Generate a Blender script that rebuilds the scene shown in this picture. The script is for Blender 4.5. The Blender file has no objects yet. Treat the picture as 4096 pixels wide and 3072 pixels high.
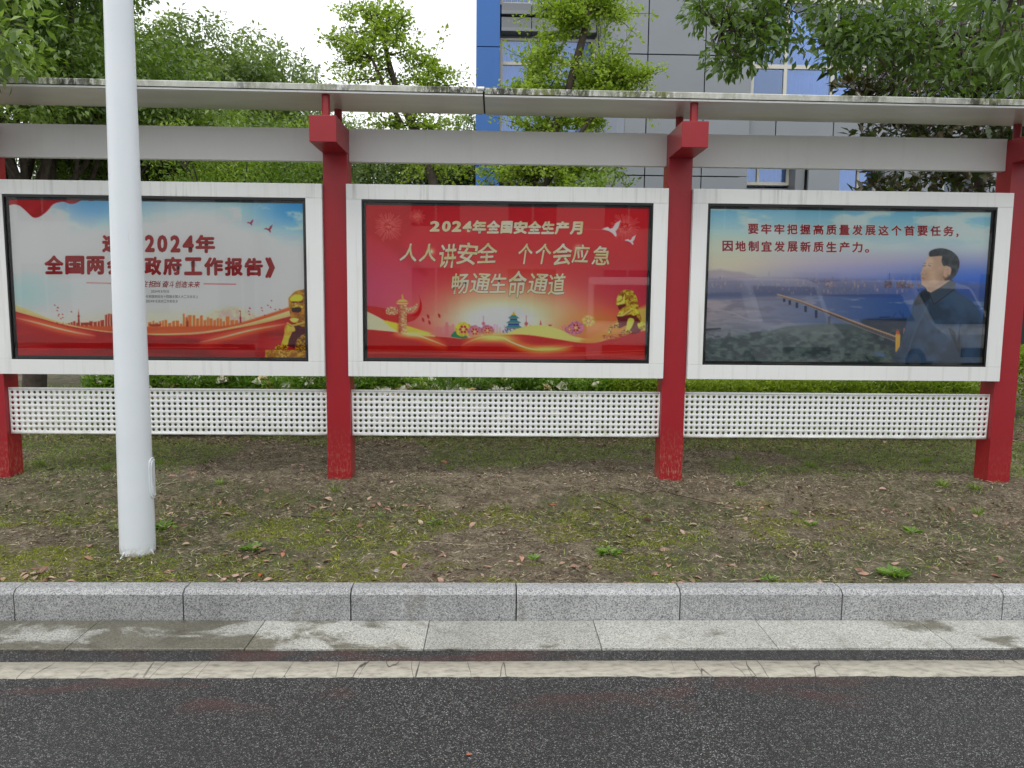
import bpy, bmesh, math, random
import numpy as np
from mathutils import Matrix, Vector
R = math.radians
random.seed(7)
rng = np.random.default_rng(11)
sc = bpy.context.scene
COL = sc.collection
# ------------------------------------------------------------------ camera
HZ = 1.81
FPX, PITCH, YAW, ROLL = 2988.58, .1061, .0248, .0100
_cp, _sp, _cy, _sy = math.cos(PITCH), math.sin(PITCH), math.cos(YAW), math.sin(YAW)
cF = np.array([_sy * _cp, _cy * _cp, -_sp]); _r0 = np.array([_cy, -_sy, 0.]); _u0 = np.cross(_r0, cF)
cR = _r0 * math.cos(ROLL) + _u0 * math.sin(ROLL); cU = -_r0 * math.sin(ROLL) + _u0 * math.cos(ROLL)
camd = bpy.data.cameras.new('camera'); cam = bpy.data.objects.new('camera', camd); COL.objects.link(cam)
camd.sensor_width = 36; camd.lens = FPX / 4096 * 36; camd.clip_start = .05; camd.clip_end = 600
m = Matrix.Identity(4)
for i in range(3):
    m[i][0], m[i][1], m[i][2] = cR[i], cU[i], -cF[i]
m[2][3] = HZ
cam.matrix_world = m
sc.camera = cam
# ------------------------------------------------------------------ world and sun
SUN_EL, SUN_AZ = 58, 205
w = bpy.data.worlds.new('World'); sc.world = w; w.use_nodes = True
nt = w.node_tree; nt.nodes.clear()
sky = nt.nodes.new('ShaderNodeTexSky'); sky.sky_type = 'NISHITA'; sky.sun_disc = False
sky.sun_elevation = R(SUN_EL); sky.sun_rotation = R(SUN_AZ); sky.air_density = 1; sky.dust_density = 3
mx = nt.nodes.new('ShaderNodeMixRGB'); mx.inputs[0].default_value = .88
mx.inputs[2].default_value = (12.7, 12.85, 13.0, 1)          # the even overcast layer
bg = nt.nodes.new('ShaderNodeBackground'); bg.inputs[1].default_value = .1
out = nt.nodes.new('ShaderNodeOutputWorld')
nt.links.new(sky.outputs[0], mx.inputs[1]); nt.links.new(mx.outputs[0], bg.inputs[0]); nt.links.new(bg.outputs[0], out.inputs[0])
sl = bpy.data.lights.new('sun', 'SUN'); sl.energy = .9; sl.angle = R(25); sl.color = (1, .97, .92)
so = bpy.data.objects.new('sun', sl); COL.objects.link(so)
_az = R(SUN_AZ)
sd = Vector((math.sin(_az) * math.cos(R(SUN_EL)), math.cos(_az) * math.cos(R(SUN_EL)), math.sin(R(SUN_EL))))
so.rotation_euler = sd.to_track_quat('Z', 'Y').to_euler(); so.location = sd * 40
sc.view_settings.view_transform = 'Standard'; sc.view_settings.look = 'None'
sc.view_settings.exposure = 0.33; sc.view_settings.gamma = 1; sc.view_settings.use_curve_mapping = False
try:
    sc.cycles.max_bounces = 8; sc.cycles.transparent_max_bounces = 12; sc.cycles.diffuse_bounces = 4
except Exception: pass

def ray(x, y): return cF + cR * ((x - 2048) / FPX) + cU * ((1536 - y) / FPX)
def at(x, y, Y):                      # point on the vertical plane at depth Y seen at photo pixel x, y
    d = ray(x, y); p = d * (Y / d[1]); p[2] += HZ; return p
def pxof(P):
    q = np.asarray(P, float) - [0, 0, HZ]; z = q @ cF
    return 2048 + FPX * (q @ cR) / z, 1536 - FPX * (q @ cU) / z
# ------------------------------------------------------------------ numpy noise
_perm = rng.random((64, 64, 64)).astype(np.float32)
def vnoise(x, y, z=0.):
    x, y, z = np.broadcast_arrays(np.asarray(x, float), np.asarray(y, float), np.asarray(z, float))
    xi, yi, zi = np.floor(x).astype(int), np.floor(y).astype(int), np.floor(z).astype(int)
    fx, fy, fz = x - xi, y - yi, z - zi
    fx, fy, fz = [f * f * (3 - 2 * f) for f in (fx, fy, fz)]
    r = 0
    for a in (0, 1):
        for b in (0, 1):
            for c in (0, 1):
                r = r + _perm[(xi + a) % 64, (yi + b) % 64, (zi + c) % 64] * (fx if a else 1 - fx) * (fy if b else 1 - fy) * (fz if c else 1 - fz)
    return r
def fbm(x, y, z=0., o=4):
    s = 0; a = .5; t = 0
    for i in range(o):
        s = s + a * vnoise(x * 2**i + 17 * i, y * 2**i + 5 * i, z * 2**i); t += a; a *= .5
    return s / t
def sstep(a, b, x):
    t = np.clip((x - a) / (b - a), 0, 1); return t * t * (3 - 2 * t)
# ------------------------------------------------------------------ objects
def tag(o, label=None, cat=None, group=None, kind=None):
    if label: o['label'] = label
    if cat: o['category'] = cat
    if group: o['group'] = group
    if kind: o['kind'] = kind
    return o
def link(name, me, mats=None, parent=None):
    o = bpy.data.objects.new(name, me); COL.objects.link(o)
    if mats is not None:
        for m_ in (mats if isinstance(mats, (list, tuple)) else [mats]): me.materials.append(m_)
    if parent is not None: o.parent = parent
    return o
def empty(name, loc=(0, 0, 0), rz=0):
    o = bpy.data.objects.new(name, None); COL.objects.link(o); o.location = loc; o.rotation_euler = (0, 0, rz)
    o.empty_display_size = .1; return o
def bm_obj(name, bm, mats, parent=None, smooth=False, bevel=0):
    if bevel: bmesh.ops.bevel(bm, geom=bm.edges[:], offset=bevel, segments=2, affect='EDGES', profile=.6)
    me = bpy.data.meshes.new(name); bmesh.ops.recalc_face_normals(bm, faces=bm.faces[:]); bm.to_mesh(me); bm.free()
    if smooth: me.shade_smooth()
    return link(name, me, mats, parent)
def box(bm, x0, x1, y0, y1, z0, z1):
    v = [bm.verts.new((x, y, z)) for x in (x0, x1) for y in (y0, y1) for z in (z0, z1)]
    for f in ((0, 1, 3, 2), (4, 6, 7, 5), (0, 4, 5, 1), (2, 3, 7, 6), (0, 2, 6, 4), (1, 5, 7, 3)): bm.faces.new([v[i] for i in f])
    return v
def boxo(name, c, mats, parent=None, bevel=0):
    bm = bmesh.new(); box(bm, *c); return bm_obj(name, bm, mats, parent, bevel=bevel)
def prism(bm, prof, x0, x1, mapf=lambda a, b, t: (t, a, b)):
    A = [bm.verts.new(mapf(a, b, x0)) for a, b in prof]; B = [bm.verts.new(mapf(a, b, x1)) for a, b in prof]
    n = len(prof)
    for i in range(n): bm.faces.new((A[i], A[(i + 1) % n], B[(i + 1) % n], B[i]))
    bm.faces.new(A[::-1]); bm.faces.new(B)
def tube(bm, pts, rad, n=8, cap=True):
    rings = []; pts = [Vector(p) for p in pts]
    prev = None
    for i, p in enumerate(pts):
        d = (pts[min(i + 1, len(pts) - 1)] - pts[max(i - 1, 0)]).normalized()
        if prev is None: s = d.orthogonal().normalized()
        else:
            s = prev - d * prev.dot(d); s = s.normalized() if s.length > 1e-6 else d.orthogonal().normalized()
        prev = s; t = d.cross(s); r = rad[i] if hasattr(rad, '__len__') else rad
        rings.append([bm.verts.new(p + (s * math.cos(2 * math.pi * k / n) + t * math.sin(2 * math.pi * k / n)) * r) for k in range(n)])
    for a, b in zip(rings, rings[1:]):
        for k in range(n): bm.faces.new((a[k], a[(k + 1) % n], b[(k + 1) % n], b[k]))
    if cap: bm.faces.new(rings[0][::-1]); bm.faces.new(rings[-1])
def np_mesh(name, V, F, attrs=None):
    me = bpy.data.meshes.new(name); V = np.asarray(V, np.float32); F = np.asarray(F, np.int32); k = F.shape[1]
    me.vertices.add(len(V)); me.vertices.foreach_set('co', V.ravel())
    me.loops.add(F.size); me.loops.foreach_set('vertex_index', F.ravel())
    me.polygons.add(len(F)); me.polygons.foreach_set('loop_start', np.arange(0, F.size, k, dtype=np.int32))
    try: me.polygons.foreach_set('loop_total', np.full(len(F), k, np.int32))
    except Exception: pass
    for n_, a in (attrs or {}).items():
        a = np.asarray(a, np.float32)
        if a.ndim == 1: at_ = me.attributes.new(n_, 'FLOAT', 'POINT'); at_.data.foreach_set('value', a)
        else: at_ = me.attributes.new(n_, 'FLOAT_COLOR', 'POINT'); at_.data.foreach_set('color', a.ravel())
    me.update(calc_edges=True); me.validate(); return me
# ------------------------------------------------------------------ materials
class M_:
    def __init__(s, name):
        s.m = bpy.data.materials.new(name); s.m.use_nodes = True; s.t = s.m.node_tree; s.b = s.t.nodes['Principled BSDF']; s.world = False
    def n(s, typ, **k):
        x = s.t.nodes.new('ShaderNode' + typ)
        for a, b in k.items():
            if a.startswith('i_'):
                a = a[2:]; a = int(a) if a.isdigit() else a.replace('_', ' '); x.inputs[a].default_value = b
            else: setattr(x, a, b)
        return x
    def l(s, a, b): s.t.links.new(a, b)
    def co(s, scale=(1, 1, 1), kind='Object'):
        if s.world: tc = s.n('NewGeometry'); kind = 'Position'
        else: tc = s.n('TexCoord')
        mp = s.n('Mapping'); mp.inputs['Scale'].default_value = scale
        s.l(tc.outputs[kind], mp.inputs[0]); return mp.outputs[0]
    def noise(s, sc_, det=4, rough=.6, scale=(1, 1, 1), kind='Object', dist=0):
        x = s.n('TexNoise'); x.inputs['Scale'].default_value = sc_; x.inputs['Detail'].default_value = det
        x.inputs['Roughness'].default_value = rough; x.inputs['Distortion'].default_value = dist; s.l(s.co(scale, kind), x.inputs['Vector']); return x.outputs['Fac']
    def ramp(s, fac, stops, interp='LINEAR'):
        x = s.n('ValToRGB'); x.color_ramp.interpolation = interp; e = x.color_ramp.elements
        while len(e) < len(stops): e.new(.5)
        for i, (p, c) in enumerate(stops):
            e[i].position = p; c = (c, c, c) if not hasattr(c, '__len__') else c; e[i].color = tuple(c) + (1,)
        s.l(fac, x.inputs[0]); return x.outputs[0]
    def mix(s, f, a, b, mode='MIX'):
        x = s.n('MixRGB', blend_type=mode)
        for i, v in enumerate((f, a, b)):
            if hasattr(v, 'is_linked') or hasattr(v, 'links'): s.l(v, x.inputs[i])
            elif i == 0: x.inputs[0].default_value = v
            else: x.inputs[i].default_value = tuple(v) + (1,)
        return x.outputs[0]
    def base(s, v):
        if hasattr(v, 'links'): s.l(v, s.b.inputs['Base Color'])
        else: s.b.inputs['Base Color'].default_value = tuple(v) + (1,)
    def rough(s, v):
        if hasattr(v, 'links'): s.l(v, s.b.inputs['Roughness'])
        else: s.b.inputs['Roughness'].default_value = v
    def bump(s, h, strength=.3, dist=.01):
        x = s.n('Bump'); x.inputs['Strength'].default_value = strength; x.inputs['Distance'].default_value = dist
        s.l(h, x.inputs['Height']); s.l(x.outputs[0], s.b.inputs['Normal'])
    def math(s, op, a, b=0.):
        x = s.n('Math', operation=op)
        for i, v in enumerate((a, b)):
            if hasattr(v, 'links'): s.l(v, x.inputs[i])
            else: x.inputs[i].default_value = v
        return x.outputs[0]
def simple(name, c, r=.5, var=.06, sc_=6, metal=0, spec=.5, bump=0):
    k = M_(name); n_ = k.noise(sc_)
    c = np.array(c); k.base(k.ramp(n_, [(.3, c * (1 - var)), (.7, np.minimum(c * (1 + var), 1))])); k.rough(r)
    k.b.inputs['Metallic'].default_value = metal; k.b.inputs['Specular IOR Level'].default_value = spec
    if bump: k.bump(k.noise(sc_ * 12), bump, .004)
    return k.m
# white painted metal with rain streaks running down from its top edge
def white_mat(name, c, streak=.5, sscale=1, dirt=(.3, .29, .24), rough=.38, bottomdirt=0):
    k = M_(name); k.world = True
    st = k.noise(18 * sscale, 5, .65, (1, 1, .045), 'Object', .3)
    big = k.noise(1.3, 3, .5)
    f = k.math('MULTIPLY', k.ramp(st, [(.52, 0), (.72, 1)]), k.ramp(big, [(.35, .15), (.65, 1)]))
    f = k.math('MULTIPLY', f, streak)
    c = np.array(c); col = k.mix(f, c, dirt)
    col = k.mix(k.math('MULTIPLY', k.ramp(k.noise(90, 2), [(.68, 0), (.75, 1)]), .25), col, (.25, .24, .2))
    g = k.noise(2.5, 4); col = k.mix(k.ramp(g, [(.35, 0), (.75, .18)]), col, np.array(c) * .8)
    if bottomdirt:
        tc = k.n('TexCoord'); sx = k.n('SeparateXYZ'); k.l(tc.outputs['Object'], sx.inputs[0])
        zf = k.ramp(sx.outputs[2], [(0.0, 1), (bottomdirt, 0)])
        nn = k.ramp(k.noise(9, 5, .7), [(.42, 0), (.66, 1)])
        col = k.mix(k.math('MULTIPLY', k.math('MULTIPLY', zf, nn), .55), col, (.32, .31, .2))
    k.base(col); k.rough(rough); return k.m
mW = white_mat('white_frame_paint', (.75, .765, .76), .42)
mWf = white_mat('white_frame_paint_streaked', (.73, .745, .735), .85, 1.2, (.36, .36, .32))
mFas = white_mat('fascia_paint', (.60, .60, .59), .3, .5, (.42, .42, .39), .42)
mPerf = white_mat('perforated_sheet_paint', (.77, .79, .785), .12, 1, rough=.42, bottomdirt=.16)
def roof_mat(name, lip=False):
    k = M_(name); c = (.63, .635, .6)
    if lip:
        patch = k.ramp(k.noise(.9, 3, .6, (1, .2, .2)), [(.46, .12), (.56, 1)])
        fine = k.ramp(k.noise(26, 6, .8, (1, 1, .4)), [(.40, 0), (.53, 1)])
        f = k.math('MULTIPLY', patch, fine)
        col = k.mix(k.math('MULTIPLY', k.ramp(k.noise(9, 5, .7), [(.42, 0), (.62, .55)]), 1.), c, (.40, .42, .33))
        moss = k.ramp(k.noise(5, 4), [(.4, (.03, .033, .022)), (.6, (.14, .16, .05))])
        col = k.mix(f, col, moss); k.base(col); k.rough(.6); k.bump(k.noise(40), .3, .004)
    else:
        f = k.ramp(k.noise(3.2, 4, .6, (.35, 1, 1)), [(.45, 0), (.75, .45)])
        col = k.mix(f, (.70, .70, .66), (.50, .50, .42)); k.base(col); k.rough(.24); k.b.inputs['Specular IOR Level'].default_value = .8
        k.bump(k.noise(2.2, 2, .4, (.6, 1, 1)), .25, .05)
    return k.m
mRoof = roof_mat('canopy_sheet'); mLip = roof_mat('canopy_lip_mossy', True)
def red_mat(name, wear):
    k = M_(name); tc = k.n('TexCoord'); sx = k.n('SeparateXYZ'); k.l(tc.outputs['Object'], sx.inputs[0])
    c = k.ramp(k.noise(3), [(.3, (.285, .009, .016)), (.7, (.325, .012, .021))])
    if wear:
        zf = k.ramp(sx.outputs[2], [(.15, 1), (.62, 0)])
        ch = k.ramp(k.noise(70, 4, .7, (1, 1, .35)), [(.52, 0), (.58, 1)])
        oi = k.n('ObjectInfo'); zf = k.math('MULTIPLY', zf, k.math('ADD', k.math('MULTIPLY', oi.outputs['Random'], .8), .2))
        c = k.mix(k.math('MULTIPLY', k.math('MULTIPLY', zf, ch), .75), c, (.40, .24, .15))
        mud = k.ramp(sx.outputs[2], [(.0, .9), (.12, 0)])
        c = k.mix(k.math('MULTIPLY', mud, k.ramp(k.noise(30, 4), [(.35, .3), (.6, 1)])), c, (.18, .12, .075))
    st = k.ramp(k.noise(25, 4, .6, (1, 1, .05)), [(.55, 0), (.75, .35)])
    c = k.mix(st, c, (.24, .03, .025)); k.base(c); k.rough(.36); k.bump(k.noise(60), .05, .002); return k.m
mRed = red_mat('red_post_paint', True); mRed2 = red_mat('red_bracket_paint', False)
mBlack = simple('black_rubber_gasket', (.012, .012, .013), .4)
mDark = simple('dark_gap', (.02, .02, .02), .8)
def pole_mat():
    k = M_('pale_pole_paint'); tc = k.n('TexCoord'); sx = k.n('SeparateXYZ'); k.l(tc.outputs['Object'], sx.inputs[0])
    c = k.ramp(k.noise(2, 4), [(.3, (.66, .71, .75)), (.7, (.71, .755, .79))])
    mud = k.math('MULTIPLY', k.ramp(sx.outputs[2], [(.02, 1), (.09, 0)]), k.ramp(k.noise(28, 5, .7), [(.42, 0), (.62, .8)])); c = k.mix(mud, c, (.25, .21, .15))
    sc2 = k.ramp(k.noise(16, 5, .8, (1, 1, .25), 'Object', 1.5), [(.64, 0), (.67, .35)]); c = k.mix(sc2, c, (.50, .52, .53)); k.base(c); k.rough(.34); k.bump(k.noise(3, 2), .08, .01); return k.m
mPole = pole_mat()
mBolt = simple('galvanised_bolt', (.5, .5, .5), .4, metal=.8)
def granite(name, a, b, c, scale, wet=False, rough=.55):
    k = M_(name); k.world = True
    vo = k.n('TexVoronoi'); vo.inputs['Scale'].default_value = scale; k.l(k.co((1, 1, 1)), vo.inputs['Vector'])
    sp = k.n('SeparateXYZ'); k.l(vo.outputs['Color'], sp.inputs[0])
    col = k.ramp(sp.outputs[0], [(0, a), (.28, a), (.42, b), (.7, b), (.85, c)])
    n2 = k.noise(scale * .9, 3); col = k.mix(k.ramp(n2, [(.45, 0), (.62, .75)]), col, c)
    big = k.ramp(k.noise(2.2, 4), [(.3, .86), (.7, 1.1)])
    oi = k.n('ObjectInfo'); var = k.math('ADD', k.math('MULTIPLY', oi.outputs['Random'], .26), .86)
    col = k.mix(1., col, big, 'MULTIPLY')
    mm = k.n('VectorMath', operation='SCALE'); k.l(col, mm.inputs[0]); k.l(var, mm.inputs['Scale']); col = mm.outputs[0]
    st = k.ramp(k.noise(3.3, 5, .65, (1, 1, .4), 'Object', .4), [(.60, 0), (.68, 1)])
    col = k.mix(k.math('MULTIPLY', st, .42), col, (.13, .12, .085))
    if wet:
        tc = k.n('TexCoord'); wn = k.noise(3.6, 5, .6, (.55, 1, 1), 'Object', .6)
        at_ = k.n('Attribute', attribute_name='wet'); wm = k.ramp(k.math('ADD', wn, k.math('MULTIPLY', k.math('SUBTRACT', at_.outputs['Fac'], .5), .55)), [(.52, 0), (.60, 1)])
        mm = k.n('VectorMath', operation='MULTIPLY'); k.l(col, mm.inputs[0]); mm.inputs[1].default_value = (.38, .36, .30)
        col = k.mix(wm, col, mm.outputs[0]); k.rough(k.ramp(wm, [(0, rough), (1, .28)]))
    else: k.rough(rough)
    k.base(col); k.bump(sp.outputs[1], .25, .0015); return k.m
mKerb = granite('kerb_granite', (.12, .125, .135), (.265, .275, .28), (.45, .455, .45), 165)
mGut = granite('gutter_granite', (.17, .175, .16), (.33, .335, .31), (.50, .50, .46), 160, True, .5)
def asphalt():
    k = M_('asphalt')
    vo = k.n('TexVoronoi'); vo.inputs['Scale'].default_value = 205; k.l(k.co(), vo.inputs['Vector'])
    sp = k.n('SeparateXYZ'); k.l(vo.outputs['Color'], sp.inputs[0])
    v2 = k.n('TexVoronoi'); v2.inputs['Scale'].default_value = 105; k.l(k.co(), v2.inputs['Vector'])
    s2 = k.n('SeparateXYZ'); k.l(v2.outputs['Color'], s2.inputs[0])
    col = k.ramp(sp.outputs[0], [(0, .012), (.5, .03), (.74, .066), (.90, .19), (1, .42)])
    col = k.mix(k.ramp(s2.outputs[0], [(.93, 0), (.96, .7)]), col, (.20, .195, .18))
    edge = k.ramp(vo.outputs['Distance'], [(.25, 1), (.6, .3)])
    col = k.mix(1., col, edge, 'MULTIPLY')
    tc = k.n('TexCoord'); xyz = k.n('SeparateXYZ'); k.l(tc.outputs['Object'], xyz.inputs[0])
    # damp band near the white line, with rusty red stains in it
    band = k.ramp(k.math('MULTIPLY', xyz.outputs[1], .1), [(.315, 0), (.330, 1), (.352, 1)])
    redn = k.ramp(k.noise(1.6, 4, .6, (.8, 1.6, 1), 'Object', .3), [(.52, 0), (.68, 1)])
    col = k.mix(k.math('MULTIPLY', k.math('MULTIPLY', band, redn), .7), col, (.10, .03, .02))
    damp = k.ramp(k.noise(.9, 3, .5), [(.4, 0), (.6, 1)])
    k.base(k.mix(k.math('MULTIPLY', damp, .35), col, (.012, .012, .013)))
    k.rough(k.ramp(k.math('MULTIPLY', damp, k.ramp(sp.outputs[2], [(.2, .6), (1, 1)])), [(0, .75), (1, .36)]))
    h = k.mix(.5, vo.outputs['Distance'], sp.outputs[0]); k.bump(h, .9, .006); return k.m
mAsph = asphalt()
def line_mat():
    k = M_('road_line_paint'); n_ = k.noise(14, 5, .7, (1, 2.5, 1))
    col = k.ramp(n_, [(.3, (.17, .16, .13)), (.48, (.33, .31, .255)), (.75, (.45, .425, .35))])
    vo = k.n('TexVoronoi', feature='DISTANCE_TO_EDGE'); vo.inputs['Scale'].default_value = 5.2; vo.inputs['Randomness'].default_value = 1
    wn = k.n('TexNoise'); wn.inputs['Scale'].default_value = 9; cc = k.co((1, .16, 1)); k.l(cc, wn.inputs['Vector'])
    ad = k.n('VectorMath', operation='ADD'); mu = k.n('VectorMath', operation='SCALE'); mu.inputs['Scale'].default_value = .12
    k.l(wn.outputs['Color'], mu.inputs[0]); k.l(cc, ad.inputs[0]); k.l(mu.outputs[0], ad.inputs[1]); k.l(ad.outputs[0], vo.inputs['Vector'])
    cr = k.ramp(vo.outputs['Distance'], [(.004, .95), (.010, 0)])
    sel = k.ramp(k.noise(1.1, 2), [(.45, 0), (.52, 1)])
    col = k.mix(k.math('MULTIPLY', cr, sel), col, (.05, .045, .04))
    sp = k.ramp(k.noise(120, 2), [(.62, 0), (.7, .5)]); col = k.mix(sp, col, (.2, .19, .17))
    k.base(col); k.rough(.6); k.bump(n_, .3, .003); return k.m
mLine = line_mat()
def soil():
    k = M_('soil'); a = k.ramp(k.noise(7, 6, .7), [(.3, (.115, .09, .06)), (.5, (.225, .18, .12)), (.72, (.40, .335, .235))])
    fine = k.ramp(k.noise(85, 5, .8, (.5, 1, 1)), [(.35, .30), (.62, 1.45)]); c = k.mix(1., a, fine, 'MULTIPLY')
    at_ = k.n('Attribute', attribute_name='moss'); mn = k.math('MULTIPLY', at_.outputs['Fac'], k.ramp(k.noise(16, 5, .7), [(.42, 0), (.58, 1)]))
    c = k.mix(mn, c, k.ramp(k.noise(60, 3), [(.3, (.10, .115, .015)), (.7, (.26, .28, .03))]))
    at2 = k.n('Attribute', attribute_name='green'); gn = k.math('MULTIPLY', at2.outputs['Fac'], k.ramp(k.noise(11, 5, .7), [(.40, 0), (.6, .8)]))
    c = k.mix(gn, c, (.075, .10, .03)); k.base(c); k.rough(.95); k.bump(k.noise(45, 6, .8), 1., .035); return k.m
mSoil = soil()
def leaf_mat(name, stops, rough=.42, trans=.25, back=None, spec=.45):
    k = M_(name); at_ = k.n('Attribute', attribute_name='tone'); c = k.ramp(at_.outputs['Fac'], stops)
    if back is not None:
        g = k.n('NewGeometry'); c = k.mix(g.outputs['Backfacing'], c, back)
    k.base(c); k.rough(rough); k.b.inputs['Specular IOR Level'].default_value = spec
    tr = k.n('BsdfTranslucent'); mm = k.n('VectorMath', operation='MULTIPLY'); k.l(c, mm.inputs[0]); mm.inputs[1].default_value = (1.5, 1.6, .6)
    k.l(mm.outputs[0], tr.inputs[0]); ms = k.n('MixShader'); ms.inputs[0].default_value = trans
    k.l(k.b.outputs[0], ms.inputs[1]); k.l(tr.outputs[0], ms.inputs[2]); k.l(ms.outputs[0], k.t.nodes['Material Output'].inputs[0]); return k.m
G3 = lambda a, b, c: [(0, a), (.55, b), (1, c)]
mCam = leaf_mat('camphor_leaf', G3((.05, .10, .018), (.14, .23, .045), (.30, .40, .11)), .30, .36, spec=.75)
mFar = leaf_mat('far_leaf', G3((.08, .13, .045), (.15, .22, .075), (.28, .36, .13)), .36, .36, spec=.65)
mGin = leaf_mat('ginkgo_leaf', G3((.15, .23, .03), (.26, .36, .05), (.38, .48, .10)), .5, .42)
mOsm = leaf_mat('osmanthus_leaf', G3((.07, .13, .02), (.17, .27, .04), (.33, .43, .08)), .4, .35)
mMag = leaf_mat('magnolia_leaf', G3((.014, .034, .010), (.035, .065, .015), (.14, .17, .025)), .24, .10, (.055, .042, .014), .6)
mGard = leaf_mat('gardenia_leaf', G3((.08, .16, .03), (.19, .32, .055), (.38, .50, .11)), .32, .34)
mAza = leaf_mat('azalea_leaf', G3((.12, .19, .02), (.26, .35, .04), (.42, .50, .08)), .45, .35)
mGrass = leaf_mat('grass_blade', G3((.10, .16, .03), (.22, .32, .06), (.42, .48, .15)), .5, .3)
mStraw = leaf_mat('dry_straw', G3((.04, .03, .02), (.23, .18, .12), (.62, .54, .40)), .8, .1)
mMoss = leaf_mat('moss_frond', G3((.08, .10, .01), (.23, .27, .02), (.42, .46, .04)), .7, .2)
mLit = leaf_mat('leaf_litter', G3((.06, .035, .02), (.20, .125, .085), (.45, .32, .25)), .7, .1)
mBark = simple('bark', (.055, .042, .032), .9, .4, 14, bump=.6)
def petal():
    k = M_('petal'); oi = k.n('ObjectInfo'); k.base(k.ramp(oi.outputs['Random'], [(0, (.78, .78, .70)), (.7, (.72, .70, .55)), (.85, (.6, .45, .2)), (1, (.45, .28, .12))])); k.rough(.6); return k.m
mPetal = petal()
def deadleaf():
    k = M_('dead_leaf'); oi = k.n('ObjectInfo')
    c = k.ramp(oi.outputs['Random'], [(0, (.19, .10, .06)), (.3, (.34, .21, .155)), (.6, (.46, .32, .255)), (.8, (.34, .17, .10)), (.92, (.48, .39, .27)), (1, (.42, .10, .045))])
    c = k.mix(1., c, k.ramp(k.noise(40, 3), [(.3, .75), (.7, 1.15)]), 'MULTIPLY'); k.base(c); k.rough(.65); return k.m
mDead = deadleaf()
# ------------------------------------------------------------------ leaves (two folded triangles each)
def kites(P, D, N, L, W, fold=.25, belly=.45):
    P, D, N = [np.asarray(a, float) for a in (P, D, N)]
    D = D / (np.linalg.norm(D, axis=1, keepdims=True) + 1e-9)
    S = np.cross(D, N); S /= np.linalg.norm(S, axis=1, keepdims=True) + 1e-9
    U = np.cross(S, D); L = np.asarray(L)[:, None]; W = np.asarray(W)[:, None]
    a = P; c = P + D * L; mid = P + D * L * belly; f = U * W * fold
    V = np.stack([a, mid - S * W / 2 + f, c, mid + S * W / 2 + f], 1).reshape(-1, 3)
    i = np.arange(len(P))[:, None] * 4
    F = np.concatenate([i + [0, 1, 2], i + [0, 2, 3]], 1).reshape(-1, 3); return V, F
def leaves(name, P, D, N, L, W, tone, mat, parent=None, kind=None, **k):
    V, F = kites(P, D, N, L, W, **k); me = np_mesh(name, V, F, {'tone': np.repeat(tone, 4)})
    o = link(name, me, mat, parent)
    if kind: o['kind'] = kind
    return o
def unit(n, g=rng):
    v = g.normal(size=(n, 3)); return v / np.linalg.norm(v, axis=1, keepdims=True)
def sprays(C, per, rad, L, W, g, droop=.35, tonev=None, flat=1.):
    """clusters of leaves round the centres C"""
    n = len(C) * per; ci = np.repeat(np.arange(len(C)), per)
    o = unit(n, g); o[:, 2] = o[:, 2] * .8 * flat
    P = C[ci] + o * (rad * g.random(n)[:, None] ** .5)
    D = o + g.normal(size=(n, 3)) * .45; D[:, 2] -= droop
    N = g.normal(size=(n, 3)) * .55 + [0, 0, 1]
    t0 = g.random(len(C)) if tonev is None else tonev
    tone = np.clip(t0[ci] * .6 + g.random(n) * .4, 0, 1)
    Ls = L * (.6 + .6 * g.random(n)); return P, D, N, Ls, Ls * W * (.8 + .4 * g.random(n)), tone
def lobes(c, r, n, g, lr=.42, up=-.25):
    """lobe centres near the shell of an ellipsoid"""
    o = unit(n * 3, g); o = o[o[:, 2] > up][:n]; c = np.array(c); r = np.array(r)
    return c + o * r * (.45 + .45 * g.random(len(o)))[:, None], (lr * (.7 + .6 * g.random(len(o))) * r.mean())
def lobe_clusters(Lc, Lr, dens, g):
    out = []
    for c, r in zip(Lc, Lr):
        n = max(6, int(dens * r * r)); o = unit(n, g); o[:, 2] *= .8
        rr = r * (.72 + .38 * fbm(o[:, 0] * 2 + c[0], o[:, 1] * 2 + c[1], o[:, 2] * 2 + c[2], 2)); out.append(c + o * rr[:, None] * (.6 + .4 * g.random(n) ** .5)[:, None])
    return np.concatenate(out)
def limb(bm, a, b, r0, r1, g, bend=.12, n=5, k=6):
    a, b = Vector(a), Vector(b); L = (b - a).length; pts = []
    for i in range(n + 1):
        t = i / n; p = a.lerp(b, t) + Vector(g.normal(size=3) * bend * L * .25 * math.sin(math.pi * t)); p.z += bend * L * math.sin(math.pi * t) * .5; pts.append(p)
    tube(bm, pts, [r0 + (r1 - r0) * i / n for i in range(n + 1)], k, cap=False); return pts
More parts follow.
